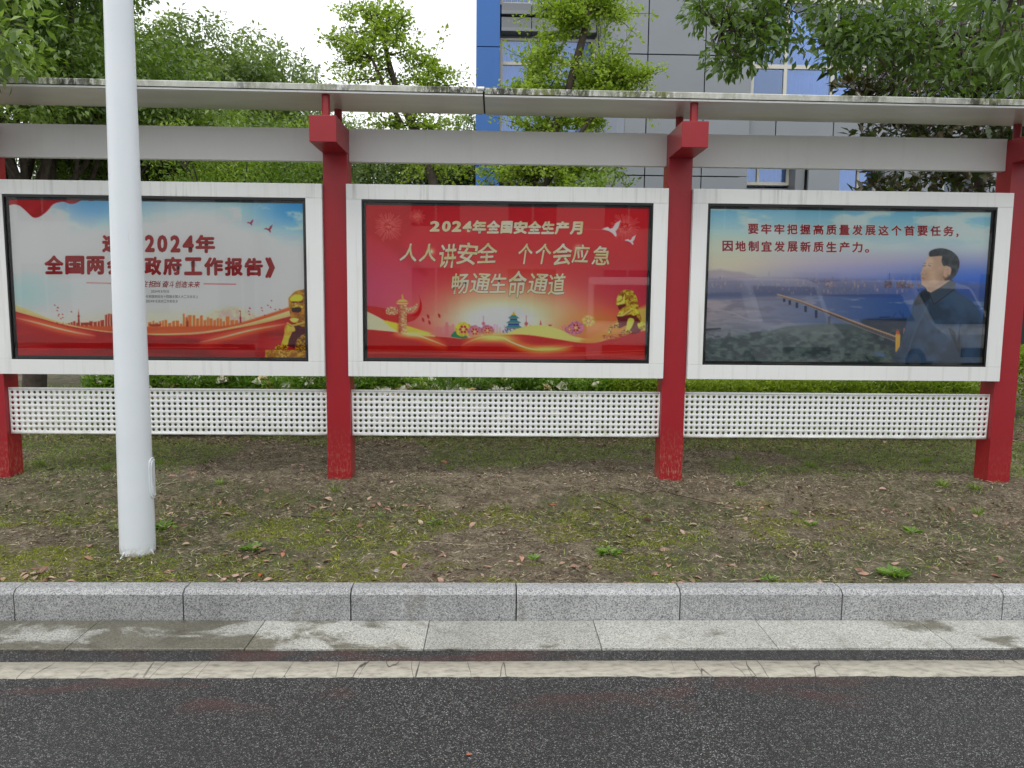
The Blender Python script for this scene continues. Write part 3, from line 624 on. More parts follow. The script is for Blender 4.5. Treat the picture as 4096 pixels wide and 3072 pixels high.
class Paint:
    def __init__(s, quad):
        s.H = hom(quad, [(0, 0), (NW - 1, 0), (NW - 1, NH - 1), (0, NH - 1)]); s.Hi = np.linalg.inv(s.H)
        s.Y, s.X = np.mgrid[0:NH, 0:NW].astype(float); s.c = np.zeros((NH, NW, 3))
        q = np.stack([s.X.ravel(), s.Y.ravel(), np.ones(NW * NH)]); r = s.Hi @ q; s.px = (r[0] / r[2]).reshape(NH, NW); s.py = (r[1] / r[2]).reshape(NH, NW)
        s.k = NW / (quad[1][0] - quad[0][0]); s.map = lambda p: p
    def P(s, pts): return happ(s.H, [s.map(p) for p in pts])
    def put(s, a, col, sl=(slice(None), slice(None))):
        s.c[sl] = s.c[sl] * (1 - a[..., None]) + np.asarray(col) * a[..., None]
    def dist(s, Q, closed, pad):
        x0, y0 = np.floor(Q.min(0) - pad).astype(int); x1, y1 = np.ceil(Q.max(0) + pad).astype(int) + 1
        x0, y0, x1, y1 = max(x0, 0), max(y0, 0), min(x1, NW), min(y1, NH)
        if x1 <= x0 or y1 <= y0: return None
        sl = (slice(y0, y1), slice(x0, x1)); X, Y = s.X[sl], s.Y[sl]; d = np.full(X.shape, 1e9); ins = np.zeros(X.shape, bool)
        n_ = len(Q); rg = range(n_) if closed else range(n_ - 1)
        for i in rg:
            ax, ay = Q[i]; bx, by = Q[(i + 1) % n_]; dx, dy = bx - ax, by - ay; L = dx * dx + dy * dy + 1e-12
            t = np.clip(((X - ax) * dx + (Y - ay) * dy) / L, 0, 1); d = np.minimum(d, (X - ax - t * dx) ** 2 + (Y - ay - t * dy) ** 2)
            if closed:
                c_ = (ay > Y) != (by > Y); ins ^= c_ & (X < dx * (Y - ay) / (dy if abs(dy) > 1e-12 else 1e-12) + ax)
        return sl, np.sqrt(d), ins
    def poly(s, pts, col, a=1., soft=1., sm=0, shade=None):
        Q = s.P(smooth(pts, sm, True) if sm else pts); r = s.dist(Q, True, soft + 1)
        if r is None: return
        sl, d, ins = r; sd_ = np.where(ins, d, -d); al = np.clip(.5 + sd_ / soft, 0, 1) * a
        c_ = np.asarray(col, float)
        if shade is not None:
            n_ = fbm(s.X[sl] * shade[0], s.Y[sl] * shade[0], shade[2] if len(shade) > 2 else 0, 4); n_ = np.clip((n_ - .5) * 3.2 + .5, 0, 1)[..., None]; c_ = c_ * (1 - n_) + np.asarray(shade[1]) * n_
        s.put(al, c_, sl)
    def line(s, pts, w_, col, a=1., soft=1., sm=0, taper=False):
        Q = s.P(smooth(pts, sm) if sm else pts); w_ = w_ * s.k; pad = w_ / 2 + soft + 1; r = s.dist(Q, False, pad)
        if r is None: return
        sl, d, _ = r; al = np.clip(.5 + (w_ / 2 - d) / soft, 0, 1) if soft < 3 else np.exp(-(np.maximum(d - w_ / 2, 0) / soft * 1.6) ** 2)
        if taper:
            x0, x1 = Q[:, 0].min(), Q[:, 0].max(); t = np.clip((s.X[sl] - x0) / (x1 - x0), 0, 1); al = al * np.sin(np.pi * t) ** .6
        s.put(al * a, col, sl)
    def glow(s, cx, cy, rx, ry, col, a=1., p=2.):
        d = np.hypot((s.px - cx) / rx, (s.py - cy) / ry); s.put(a * np.exp(-d ** p), col)
    def below(s, pts, col, soft=1., sm=8, a=1., col2=None):
        """everything under the curve"""
        Q = s.P(smooth(pts, sm)); o = np.argsort(Q[:, 0]); yy = np.interp(np.arange(NW), Q[o, 0], Q[o, 1]); d = s.Y - yy[None]; al = np.clip(.5 + d / soft, 0, 1) * a
        c_ = np.asarray(col, float)
        if col2 is not None: t = np.clip(d / 60, 0, 1)[..., None]; c_ = c_ * (1 - t) + np.asarray(col2) * t
        s.put(al, c_)
    def band(s, top, bot, col, col2=None, a=1., soft=1.):
        Q = s.P(smooth(top, 8)); B = s.P(smooth(bot, 8)); yt = np.interp(np.arange(NW), Q[:, 0], Q[:, 1])[None]; yb = np.interp(np.arange(NW), B[:, 0], B[:, 1])[None]
        al = np.clip(.5 + (s.Y - yt) / soft, 0, 1) * np.clip(.5 + (yb - s.Y) / soft, 0, 1) * (yb > yt) * a * ((s.X >= Q[0, 0]) & (s.X <= Q[-1, 0]))
        c_ = np.asarray(col, float)
        if col2 is not None: t = np.clip((s.Y - yt) / np.maximum(yb - yt, 1), 0, 1)[..., None]; c_ = c_ * (1 - t) + np.asarray(col2) * t
        s.put(al, c_)
GLD, GLK, GLH = (.80, .66, .20), (.42, .16, .10), (.90, .86, .45)
def bird(p, x, y, s, col, fl=1):
    for pts in (((-1, .1), (-.3, .25), (.1, .5), (.45, .9), (.6, .75), (.45, .3), (.75, -.1), (1, -.9), (.45, -.55), (.15, -.05), (-.1, .05), (-.35, -.15), (-.6, -.1)),):
        p.poly([(x + fl * a * s, y + b * s) for a, b in pts], col, soft=.9)
def lion1(p):     # seated guardian lion seen from the front quarter, poster one
    z = lambda L: [(1040 + a * .1989, 1130 + b * .1989) for a, b in L]
    p.map = lambda q: ((q[0] - 0) / .6329, (q[1] - 700) / .6329)
    p.poly(z([(120, 1390), (960, 1385), (960, 1560), (110, 1540)]), (.80, .62, .18), shade=(.22, (.60, .38, .10)))
    p.poly(z([(350, 1390), (640, 1390), (540, 1545), (400, 1545)]), (.86, .70, .26), shade=(.5, (.6, .4, .12)))
    p.poly(z([(600, 880), (940, 860), (960, 1400), (640, 1330), (560, 1260), (640, 1060)]), (.33, .13, .16), sm=4)
    p.poly(z([(520, 900), (600, 860), (660, 1000), (600, 1160), (560, 1290), (440, 1290), (470, 1180), (500, 1050)]), (.84, .74, .24), sm=5, shade=(.12, (.72, .50, .14)))
    p.poly(z([(310, 1370), (330, 1300), (400, 1275), (500, 1280), (580, 1300), (540, 1370)]), GLD, sm=4, shade=(.7, GLK))
    p.poly(z([(760, 1190), (840, 1100), (960, 1080), (960, 1400), (730, 1400)]), (.78, .62, .18), sm=4, shade=(.6, (.4, .22, .10)))
    p.poly(z([(620, 290), (720, 190), (860, 155), (950, 200), (950, 880), (700, 820), (640, 740), (610, 600), (590, 450), (590, 330)]), (.74, .52, .14), sm=5, shade=(.2, (.55, .32, .12)))
    p.poly(z([(620, 340), (700, 260), (840, 260), (880, 320), (830, 380), (660, 390)]), (.90, .80, .22), sm=5)
    p.poly(z([(640, 440), (740, 410), (780, 450), (900, 480), (900, 520), (700, 530), (620, 500)]), (.86, .74, .30), sm=5, shade=(.6, (.6, .4, .15)))
    p.poly(z([(660, 530), (830, 520), (830, 610), (680, 620)]), (.20, .08, .08), sm=4)
    p.poly(z([(660, 390), (760, 395), (750, 420), (670, 425)]), (.30, .13, .06)); p.poly(z([(800, 400), (890, 385), (880, 415), (810, 425)]), (.30, .13, .06))
    p.line(z([(650, 625), (740, 620), (820, 650), (850, 620)]), 4, (.75, .28, .16), sm=4)
    p.poly(z([(610, 760), (700, 730), (800, 760), (700, 830)]), (.90, .84, .40), sm=4)
    p.line(z([(570, 840), (650, 885), (750, 870), (950, 810)]), 13, (.80, .66, .28), sm=4); p.line(z([(570, 860), (650, 905), (750, 890), (950, 840)]), 3, (.5, .3, .12), sm=4)
    p.poly(z([(640, 910), (700, 910), (725, 990), (660, 1015), (605, 990)]), (.82, .70, .30), sm=3)
    p.map = lambda q: q
def lion2(p):
    z = lambda L: [(2400 + a * .1568, 1130 + b * .1568) for a, b in L]
    p.map = lambda q: ((q[0] - 1350) / .6329, (q[1] - 700) / .6329)
    p.poly(z([(80, 1340), (740, 1290), (740, 1330), (340, 1445), (90, 1430)]), (.80, .55, .22), shade=(.6, (.62, .25, .16)))
    p.poly(z([(470, 790), (880, 650), (1000, 700), (1080, 940), (1060, 1230), (820, 1290), (780, 1060), (500, 1160), (480, 960)]), (.42, .10, .13), sm=4)
    p.poly(z([(980, 660), (1040, 800), (1110, 1000), (1210, 1040), (1210, 1190), (1080, 1200), (1000, 1140), (980, 1030), (1060, 980), (960, 840)]), (.82, .80, .24), sm=4, shade=(.25, (.62, .48, .12)))
    p.poly(z([(600, 640), (800, 610), (980, 680), (990, 780), (880, 830), (780, 800), (560, 860), (470, 850), (470, 790)]), (.84, .82, .26), sm=4, shade=(.2, (.70, .55, .15)))
    p.poly(z([(740, 920), (820, 890), (890, 930), (880, 1020), (800, 1180), (700, 1200), (700, 1080)]), (.86, .84, .30), sm=5)
    p.poly(z([(570, 1280), (610, 1205), (700, 1190), (800, 1200), (815, 1280)]), (.84, .80, .30), sm=4, shade=(.7, GLK))
    p.poly(z([(480, 990), (500, 1080), (460, 1150), (400, 1160), (330, 1170), (300, 1290), (220, 1300), (240, 1190), (290, 1090), (400, 1060)]), (.80, .74, .26), sm=4, shade=(.6, (.45, .16, .10)))
    p.poly(z([(440, 430), (500, 260), (620, 175), (720, 155), (860, 190), (930, 290), (975, 400), (1000, 520), (1000, 670), (900, 650), (760, 600), (620, 640), (560, 620), (600, 540), (440, 560)]), (.76, .70, .20), sm=5, shade=(.26, (.52, .30, .11)))
    p.poly(z([(470, 340), (560, 310), (590, 370), (540, 430), (455, 450)]), (.86, .84, .34), sm=4); p.poly(z([(440, 540), (470, 490), (560, 470), (640, 400), (660, 470), (600, 540), (470, 550)]), (.86, .84, .34), sm=4)
    p.poly(z([(600, 380), (660, 260), (650, 400), (620, 440)]), (.88, .86, .34)); p.poly(z([(480, 570), (620, 530), (700, 560), (580, 640), (520, 680)]), (.40, .10, .12), sm=3)
    p.line(z([(480, 830), (600, 820), (720, 740), (830, 660)]), 12, (.84, .74, .40), sm=4); p.line(z([(490, 855), (610, 850), (730, 770), (850, 690)]), 3, (.45, .15, .10), sm=4)
    p.map = lambda q: q
def poster1():
    p = Paint([(42, 148), (1922, 170), (1942, 1168), (97, 1152)]); n_ = fbm(p.px * .0045, p.py * .008, 0, 5)
    p.c[:] = (.83, .85, .84); p.put(sstep(.45, .65, n_) * .5, (.78, .81, .86)); p.put(sstep(.5, .7, fbm(p.px * .004, p.py * .01, 9, 4)) * .5, (.80, .76, .80))
    p.glow(600, 150, 330, 150, (.33, .60, .88), .9, 2.4); p.glow(1920, 150, 330, 200, (.16, .54, .86), 1., 2.4); p.glow(1250, 150, 500, 90, (.55, .72, .86), .6)
    p.glow(150, 260, 230, 190, (.80, .78, .82), .7, 3); p.glow(120, 760, 300, 160, (.60, .78, .92), .6); p.glow(1750, 560, 260, 130, (.76, .74, .82), .45); p.glow(560, 790, 200, 120, (.74, .83, .90), .5)
    p.put(sstep(.52, .66, fbm(p.px * .006, p.py * .012, 4, 5)) * sstep(900, 300, p.py) * sstep(500, 900, np.abs(p.px - 900) + 300) * .6, (.86, .87, .87))
    p.glow(980, 950, 900, 130, (.90, .84, .66), .75)
    p.poly([(1250, 960), (1290, 900), (1360, 860), (1430, 840), (1500, 835), (1600, 880), (1680, 930), (1800, 960)], (.84, .78, .66), .8, 8, shade=(.2, (.74, .66, .62)))
    p.poly([(40, 148), (570, 150), (560, 160), (520, 150), (470, 175), (430, 178), (390, 165), (330, 180), (290, 225), (240, 262), (200, 266), (165, 235), (120, 195), (80, 182), (42, 186)], (.66, .14, .15), sm=3, shade=(.03, (.55, .10, .12)))
    # sky line
    rs = np.random.default_rng(3)
    for a, b in ((380, 720), (930, 1500)):
        x = a
        while x < b:
            w_ = rs.uniform(12, 30); h = rs.uniform(20, 85) * (1 if 560 < x < 720 or 1150 < x < 1450 else .45); p.poly([(x, 975 + 5), (x, 958 - h), (x + w_ * .8, 958 - h - rs.uniform(0, 5)), (x + w_ * .8, 980)], (.66, .22, .14) if x < 800 else (.80, .45, .20)); x += w_
    for cx, h in ((487, 850), (1520, 862), (1180, 890)):
        p.poly([(cx - 9, 975), (cx - 2, h + 20), (cx, h), (cx + 2, h + 20), (cx + 9, 975)], (.58, .16, .12), soft=.8); p.glow(cx, h + 48, 8, 8, (.58, .16, .12), 1, 6)
    p.poly([(500, 940), (580, 940), (560, 955), (520, 955)], (.6, .18, .12)); p.poly([(930, 950), (1020, 948), (1000, 965), (950, 965)], (.6, .2, .12))
    p.below([(0, 870), (200, 900), (400, 950), (640, 962), (950, 965), (1300, 960), (1500, 945), (1950, 800)], (.78, .34, .16), 3, col2=(.80, .60, .30))
    A = [(0, 790), (85, 825), (200, 870), (350, 930), (560, 980), (760, 1002), (1000, 1010), (1250, 1000), (1500, 960), (1700, 905), (1960, 820)]
    B = [(0, 845), (85, 868), (250, 915), (420, 960), (640, 998), (800, 1010), (1000, 1020), (1250, 1014), (1500, 975), (1700, 935), (1960, 866)]
    p.band(A, B, (.88, .78, .56), (.80, .70, .46)); p.below(B, (.66, .10, .12), 1.2, col2=(.62, .13, .15))
    p.put(sstep(.5, .66, fbm(p.px * .0025, p.py * .012, 2, 3)) * sstep(960, 1040, p.py) * .55, (.44, .08, .10)); p.put(sstep(.55, .7, fbm(p.px * .002, p.py * .016, 5, 3)) * sstep(960, 1040, p.py) * .45, (.80, .20, .19))
    for pts, w_ in ((((70, 905), (200, 935), (350, 975), (480, 1005), (600, 1025)), 12), (((1250, 1068), (1400, 1035), (1600, 985), (1830, 945)), 12)):
        p.line(pts, w_, (.86, .45, .20), .8, 9, 6, True); p.line(pts, w_ * .5, (.98, .93, .84), 1, 2.5, 6, True)
    p.line([(720, 1100), (1100, 1102), (1510, 1100)], 2.5, (.85, .40, .36), .8, 1.3); p.line([(400, 1110), (800, 1098), (1400, 1095)], 2, (.8, .35, .32), .6, 1.3)
    for k in range(26):
        a = rs.random(); x, y = (380 + rs.normal() * 38, 880 + rs.normal() * 40) if k % 2 else (1600 + rs.normal() * 70, 860 + rs.normal() * 30)
        p.poly([(x - 7, y), (x, y - 4), (x + 7, y + 3), (x, y + 6)], (.62, .20, .20), .9)
    bird(p, 1582, 296, 22, (.60, .15, .18)); bird(p, 1698, 335, 29, (.60, .15, .18)); p.line([(540, 684), (735, 687)], 5, (.70, .16, .18)); p.line([(1287, 690), (1490, 693)], 5, (.70, .16, .18))
    lion1(p); return p
def poster2():
    p = Paint([(183, 180), (1977, 192), (1950, 1172), (190, 1164)]); p.c[:] = (.74, .15, .18)
    p.put(sstep(420, 200, p.py) * .4, (.66, .12, .15)); p.put(sstep(.45, .65, fbm(p.px * .002, p.py * .004, 0, 4)) * .35, (.76, .16, .17))
    p.glow(250, 760, 480, 300, (.74, .24, .40), 1., 2.2); p.glow(1800, 760, 420, 200, (.68, .17, .30), .75); p.glow(1080, 900, 640, 300, (.84, .50, .36), .8, 2.2); p.glow(1080, 900, 470, 190, (.84, .82, .62), 1, 2.6); p.glow(1040, 930, 270, 110, (.78, .83, .92), .95, 2.4)
    p.glow(1640, 960, 260, 110, (.88, .55, .22), .8)
    for k in range(16): p.line([(184, 380 + k * 14), (300, 430 + k * 16), (420, 560 + k * 12), (560, 720 + k * 8), (700, 800 + k * 5)], 2, (.82, .36, .40), .22, 1.2, 4)
    p.poly([(330, 190), (660, 190), (420, 420), (560, 620), (330, 460), (184, 350), (184, 190)], (.66, .12, .14), .45, 14, 5)
    rs = np.random.default_rng(8)
    for cx, cy, r0, r1, n_, al in ((325, 322, 14, 96, 40, .8), (508, 258, 6, 50, 30, .65), (1820, 312, 14, 92, 40, .75)):
        for k in range(n_):
            t = 2 * np.pi * k / n_ + rs.uniform(-.05, .05); a, b = r0 + (r1 - r0) * rs.uniform(.1, .35), (r1) * rs.uniform(.72, 1.06); p.line([(cx + a * np.cos(t), cy + a * np.sin(t)), (cx + b * np.cos(t), cy + b * np.sin(t))], 2.4, (.88, .52, .48), al, 1.3)
        for k in range(n_ * 2): t = rs.uniform(0, 6.28); a = r1 * rs.uniform(0, .5); p.glow(cx + a * np.cos(t), cy + a * np.sin(t), 3, 3, (.88, .5, .42), al * .7)
    # distant towers, pagoda hall, peonies
    for a, b, c_ in ((610, 760, (.78, .46, .50)), (930, 1070, (.84, .62, .70)), (1165, 1300, (.82, .60, .60)), (1420, 1480, (.80, .48, .48))):
        x = a
        while x < b: w_ = rs.uniform(12, 24); h = rs.uniform(20, 60); p.poly([(x, 1030), (x, 1000 - h), (x + w_ * .75, 1000 - h), (x + w_ * .75, 1030)], c_, .75); x += w_
    p.poly([(684, 1020), (684, 932), (702, 932), (702, 1020)], (.80, .45, .48), .9)
    for cx, t_, c_ in ((925, 890, (.74, .36, .48)), (1196, 888, (.66, .30, .30))): p.line([(cx, t_), (cx, 1000)], 4, c_, .9, 1.1); p.glow(cx, 940, 12, 12, c_, 1, 5); p.glow(cx, 965, 9, 7, c_, .9, 4)
    p.poly([(1280, 948), (1287, 912), (1294, 948)], (.70, .3, .4)); p.poly([(1336, 945), (1358, 945), (1354, 955), (1340, 955)], (.70, .30, .3))
    for (xa, xb, yt, yb) in ((1080, 1152, 884, 904), (1068, 1164, 918, 934), (1058, 1174, 950, 966)):
        p.poly([(xa + 14, yb - 4), (xb - 14, yb - 4), (xb - 12, yb + 20), (xa + 12, yb + 20)], (.14, .22, .56)); p.poly([(xa, yb), (xa + 26, yt), (xb - 26, yt), (xb, yb), (xb - 14, yb + 3), (xa + 14, yb + 3)], (.20, .48, .50), soft=1); p.line([(xa + 8, yb + 2), (xb - 8, yb + 2)], 3, (.75, .6, .25), .8)
    p.poly([(1100, 886), (1112, 872), (1114, 862), (1120, 862), (1122, 872), (1132, 886)], (.82, .66, .2)); p.poly([(1055, 972), (1175, 972), (1190, 1000), (1040, 1000)], (.24, .30, .55), shade=(.6, (.78, .78, .80)))
    def peony(cx, cy, r, c1, c2):
        for k in range(9): t = k * 2.4; p.poly([(cx + r * .62 * np.cos(t) + r * .45 * np.cos(t + u), cy + r * .5 * np.sin(t) + r * .42 * np.sin(t + u)) for u in np.arange(0, 6.28, .9)], c1, .95, sm=3, shade=(.35, tuple(np.array(c1) * .8)))
        for k in range(6): t = k * 1.05; q = [(cx + r * .36 * np.cos(t) + r * .2 * np.cos(t + u), cy + r * .36 * np.sin(t) + r * .2 * np.sin(t + u)) for u in np.arange(0, 6.28, .8)]; p.poly(q, c2, sm=3); p.line(q, 2, (.92, .84, .66), .8, 1)
        p.glow(cx, cy, r * .14, r * .14, (.90, .84, .40), 1)
    p.poly([(720, 1020), (745, 990), (775, 1000), (800, 1035), (740, 1030)], (.14, .48, .33), sm=3); p.poly([(770, 1005), (800, 1000), (830, 1040), (790, 1040)], (.10, .42, .30), sm=3)
    peony(798, 978, 52, (.88, .80, .22), (.70, .20, .15)); peony(870, 992, 46, (.82, .50, .62), (.66, .12, .20)); peony(950, 985, 40, (.78, .42, .52), (.64, .13, .20)); peony(1510, 965, 50, (.80, .48, .62), (.66, .14, .22)); peony(1590, 920, 40, (.88, .76, .40), (.80, .52, .30)); peony(1470, 975, 28, (.76, .45, .58), (.7, .18, .24))
    # ribbons
    p.poly([(184, 860), (184, 830), (300, 845), (420, 880), (500, 870), (525, 800), (515, 760), (535, 810), (530, 870), (490, 920), (420, 950), (560, 1000), (640, 1050), (184, 1040)], (.72, .12, .12), 1, 1.2, 4)
    p.poly([(184, 862), (260, 900), (330, 940), (400, 970), (480, 990), (620, 1020), (620, 1040), (184, 1030)], (.90, .86, .66), 1, 1.2)
    p.poly([(290, 925), (360, 935), (420, 950), (520, 980), (600, 1010), (420, 1010)], (.92, .78, .24), 1, 1.5, 2)
    p.poly([(1060, 1010), (1180, 960), (1300, 950), (1420, 980), (1500, 1020), (1640, 1040), (1700, 1010), (1650, 1060), (1060, 1060)], (.90, .78, .45), 1, 1.5, 5); p.poly([(1540, 1060), (1680, 990), (1790, 900), (1900, 845), (1980, 830), (1980, 1060)], (.86, .56, .22), .9, 6, 3); p.poly([(1890, 845), (1980, 825), (1980, 950), (1900, 930)], (.84, .70, .34), .8, 4)
    p.below([(170, 978), (300, 990), (400, 1000), (550, 1020), (700, 1030), (800, 1038), (920, 1018), (1050, 1012), (1200, 1012), (1400, 1040), (1530, 1060), (1650, 1058), (1800, 1010), (1990, 975)], (.70, .10, .11), 1.2, col2=(.66, .15, .16))
    p.put(sstep(.5, .68, fbm(p.px * .0018, p.py * .01, 2, 3)) * sstep(1030, 1090, p.py) * .45, (.78, .22, .22)); p.put(sstep(.52, .68, fbm(p.px * .002, p.py * .012, 6, 3)) * sstep(1020, 1090, p.py) * .4, (.52, .08, .10))
    for pts, w_, g_ in ((((350, 995), (430, 1005), (520, 1022), (600, 1050), (700, 1090)), 9, 1), (((780, 1085), (860, 1045), (950, 1022), (1040, 1030), (1110, 1062), (1200, 1095), (1290, 1108), (1400, 1098), (1500, 1080)), 11, 1)):
        p.line(pts, w_, (.92, .60, .20), .7, 10, 8, True); p.line(pts, w_ * .55, (.97, .94, .84), 1, 2.2, 8, True)
    p.glow(990, 1032, 130, 26, (.97, .85, .45), .9); p.glow(480, 1012, 90, 18, (.95, .90, .62), .8); p.glow(1330, 1102, 120, 18, (.96, .86, .45), .9)
    for yy in (1112, 1126, 1133): p.line([(184, yy), (600, yy + 6), (1100, yy + 14), (1500, yy + 12), (1970, yy - 6)], 2.4, (.90, .48, .30), .55, 1.2, 4)
    # carved column with cloud wing
    p.poly([(390, 1000), (392, 822), (440, 822), (441, 1002)], (.84, .76, .55), shade=(.6, (.70, .42, .28))); p.poly([(386, 998), (388, 822), (404, 822), (402, 1002)], (.62, .22, .16), .7, 5)
    p.poly([(380, 818), (382, 800), (400, 788), (430, 788), (446, 800), (446, 818)], (.86, .72, .40), sm=2); p.line([(382, 806), (446, 806)], 4, (.66, .24, .14)); p.poly([(410, 790), (408, 760), (416, 752), (424, 790)], (.80, .62, .28))
    p.poly([(312, 850), (330, 836), (380, 842), (384, 880), (350, 888), (316, 882), (308, 866)], (.86, .78, .60), sm=3, shade=(.8, (.66, .34, .22))); p.poly([(440, 842), (478, 834), (515, 808), (512, 826), (480, 868), (442, 872)], (.86, .80, .62), sm=2, shade=(.8, (.7, .4, .3)))
    for x, y in ((575, 898), (543, 918), (583, 935), (645, 892)): p.poly([(x - 6, y - 14), (x + 6, y - 8), (x + 8, y + 12), (x - 4, y + 8)], (.66, .14, .16), sm=3, soft=1.5)
    lion2(p); bird(p, 1735, 325, 60, (.80, .82, .88)); bird(p, 1855, 398, 36, (.80, .82, .88))
    for x, y, r in ((1525, 455, 24), (596, 480, 20), (830, 330, 18)): p.glow(x, y, r, r, (.97, .84, .55), .8); p.glow(x, y, r * .4, r * .4, (1, .97, .85), .9)
    p.line([(1540, 330), (1690, 334)], 2.4, (.9, .6, .45), .6, 1.2); return p
def poster3():
    p = Paint([(236, 202), (2013, 216), (1952, 1196), (198, 1178)]); X, Y = p.px, p.py
    t = np.clip((Y - 200) / 560, 0, 1); stops = [(0, (.38, .66, .78)), (.25, (.60, .76, .80)), (.45, (.72, .76, .78)), (.62, (.72, .66, .72)), (.78, (.55, .54, .68)), (1, (.36, .40, .58))]
    for ch in range(3): p.c[..., ch] = np.interp(t, [s_[0] for s_ in stops], [s_[1][ch] for s_ in stops])
    p.put(sstep(.5, .66, fbm(X * .0035, Y * .011, 0, 5)) * sstep(520, 300, Y) * .7, (.82, .84, .80)); p.glow(300, 560, 420, 150, (.84, .78, .62), .75); p.glow(300, 430, 300, 90, (.74, .82, .66), .45)
    p.glow(1900, 690, 560, 150, (.12, .36, .80), .85, 2.4); p.glow(1500, 720, 380, 90, (.14, .34, .74), .7); p.glow(1250, 600, 400, 60, (.60, .60, .78), .5)
    p.poly([(190, 600), (300, 588), (380, 605), (430, 608), (520, 630), (520, 670), (190, 670)], (.62, .56, .62), .7, 4)
    rs = np.random.default_rng(5)
    p.band([(190, 655), (600, 650), (1100, 655), (2030, 680)], [(190, 775), (700, 762), (1300, 770), (2030, 790)], (.40, .38, .50), (.24, .27, .40), .85, 8)
    p.glow(1700, 730, 420, 60, (.10, .26, .62), .8)
    for k in range(260):
        x = rs.uniform(200, 1560); y = 700 + rs.normal() * 26; w_ = rs.uniform(4, 14); h = rs.uniform(5, 30); warm = rs.random() < .3
        p.poly([(x, y), (x, y - h), (x + w_, y - h), (x + w_, y)], (.70, .54, .46) if warm else (.40, .39, .52), .4)
    for x, w_, y, h in ((1335, 46, 708, 48), (1412, 62, 708, 46), (1478, 40, 708, 28), (1545, 18, 706, 26), (960, 50, 700, 40)): p.poly([(x, y), (x, y - h), (x + w_, y - h), (x + w_, y)], (.20, .16, .26) if x > 1000 else (.55, .52, .60), .9, shade=(.4, (.42, .28, .30)))
    p.line([(1366, 612), (1366, 662)], 2, (.15, .15, .3), .9)
    # river
    R1 = [(190, 782), (400, 778), (600, 765), (900, 760), (1300, 772), (2030, 792)]
    tt = np.clip((X - 200) / 1300, 0, 1)[..., None]; riv = np.array((.60, .54, .56)) * (1 - tt) + np.array((.16, .30, .56)) * tt
    Q = p.P(smooth(R1, 8)); yt = np.interp(np.arange(NW), Q[:, 0], Q[:, 1])[None]; al = np.clip(.5 + (p.Y - yt) / 3, 0, 1)[..., None]; p.c = p.c * (1 - al) + riv * al
    rip = fbm(X * .010, Y * .05, 3, 5); p.put(sstep(.5, .62, rip) * al[..., 0] * sstep(1300, 500, X) * .5, (.40, .38, .44)); p.put(sstep(.55, .7, fbm(X * .007, Y * .035, 8, 4)) * al[..., 0] * .35, (.72, .66, .66))
    p.put(al[..., 0] * sstep(860, 1040, Y) * .55, (.26, .32, .38)); p.line([(250, 850), (360, 862), (480, 912), (560, 912)], 5, (.78, .72, .72), .5, 2.5, 5); p.poly([(198, 968), (300, 962), (306, 972), (198, 985)], (.10, .12, .15), .9)
    # dark woods
    W_ = [(190, 1046), (300, 1028), (420, 1010), (520, 990), (600, 985), (720, 955), (820, 948), (980, 935), (1200, 945), (1500, 960), (2030, 1000)]
    p.below(W_, (.19, .25, .26), 3, col2=(.20, .25, .25)); p.poly([(1180, 915), (1240, 905), (1480, 900), (1480, 1110), (1300, 1060)], (.10, .13, .19), .9, 4)
    cl = fbm(X * .028, Y * .05, 1, 5); mask = sstep(950, 1010, Y) * sstep(1520, 1380, X); p.put(sstep(.52, .68, cl) * mask * .6, (.33, .40, .36)); p.put(sstep(.50, .35, cl) * mask * .5, (.06, .09, .10))
    p.poly([(780, 1190), (960, 1150), (1000, 1155), (830, 1196)], (.50, .50, .50), .35, 4); p.poly([(1270, 1118), (1340, 1135), (1340, 1152), (1290, 1140)], (.22, .36, .66), .7, 2)
    # bridge
    for x, y0, h in ((700, 775, 22), (735, 785, 30), (780, 800, 36), (835, 822, 40), (902, 850, 50), (985, 890, 52)): p.poly([(x - 8, y0), (x + 9, y0), (x + 8, y0 + h), (x - 7, y0 + h)], (.12, .14, .22), .95)
    Bt = np.array([(660, 750), (800, 790), (1000, 868), (1200, 945), (1430, 1028)]); Bb = Bt + [[0, 8], [0, 11], [0, 18], [0, 24], [6, 34]]
    p.poly(list(map(tuple, Bt)) + list(map(tuple, Bb[::-1])), (.22, .20, .22), .9); p.line(Bt, 10, (.76, .60, .44), .9, 1.2); p.line(Bt + [[0, 5]] * 5, 3, (.40, .18, .14), .7, 1.2); p.line(Bb, 5, (.52, .46, .42), .8, 1.1)
    for k in range(44):
        f = k / 44; a = np.array([np.interp(f, np.linspace(0, 1, 5), Bt[:, i_]) for i_ in (0, 1)]); b = np.array([np.interp(min(f + .012, 1), np.linspace(0, 1, 5), Bb[:, i_]) for i_ in (0, 1)]); p.line([a, b], 1.8, (.60, .52, .44), .5, 1)
    p.poly([(1408, 1118), (1408, 1010), (1414, 985), (1428, 985), (1438, 1010), (1434, 1118)], (.86, .60, .18)); p.poly([(1412, 1000), (1418, 972), (1430, 985), (1434, 1010)], (.82, .24, .12)); p.poly([(1456, 1000), (1460, 965), (1470, 970), (1466, 1010)], (.80, .34, .18))
    p.line([(1385, 905), (1410, 865)], 3, (.10, .14, .26), .9); p.line([(1430, 855), (1460, 905), (1455, 870)], 3, (.10, .14, .26), .9); p.line([(1305, 895), (1372, 893)], 6, (.08, .12, .24), .9)
    # man in a dark jacket looking to the left
    z = lambda L: [((3350 + a * .3316 - 2696) / .6329, (950 + b * .3316 - 700) / .6329) for a, b in L]
    p.poly(z([(750, 1530), (775, 1300), (840, 1050), (900, 900), (940, 740), (1000, 660), (1080, 600), (1390, 490), (1440, 620), (1560, 700), (1680, 800), (1780, 1000), (1800, 1540)]), (.17, .26, .38), sm=3, shade=(.05, (.12, .18, .26)))
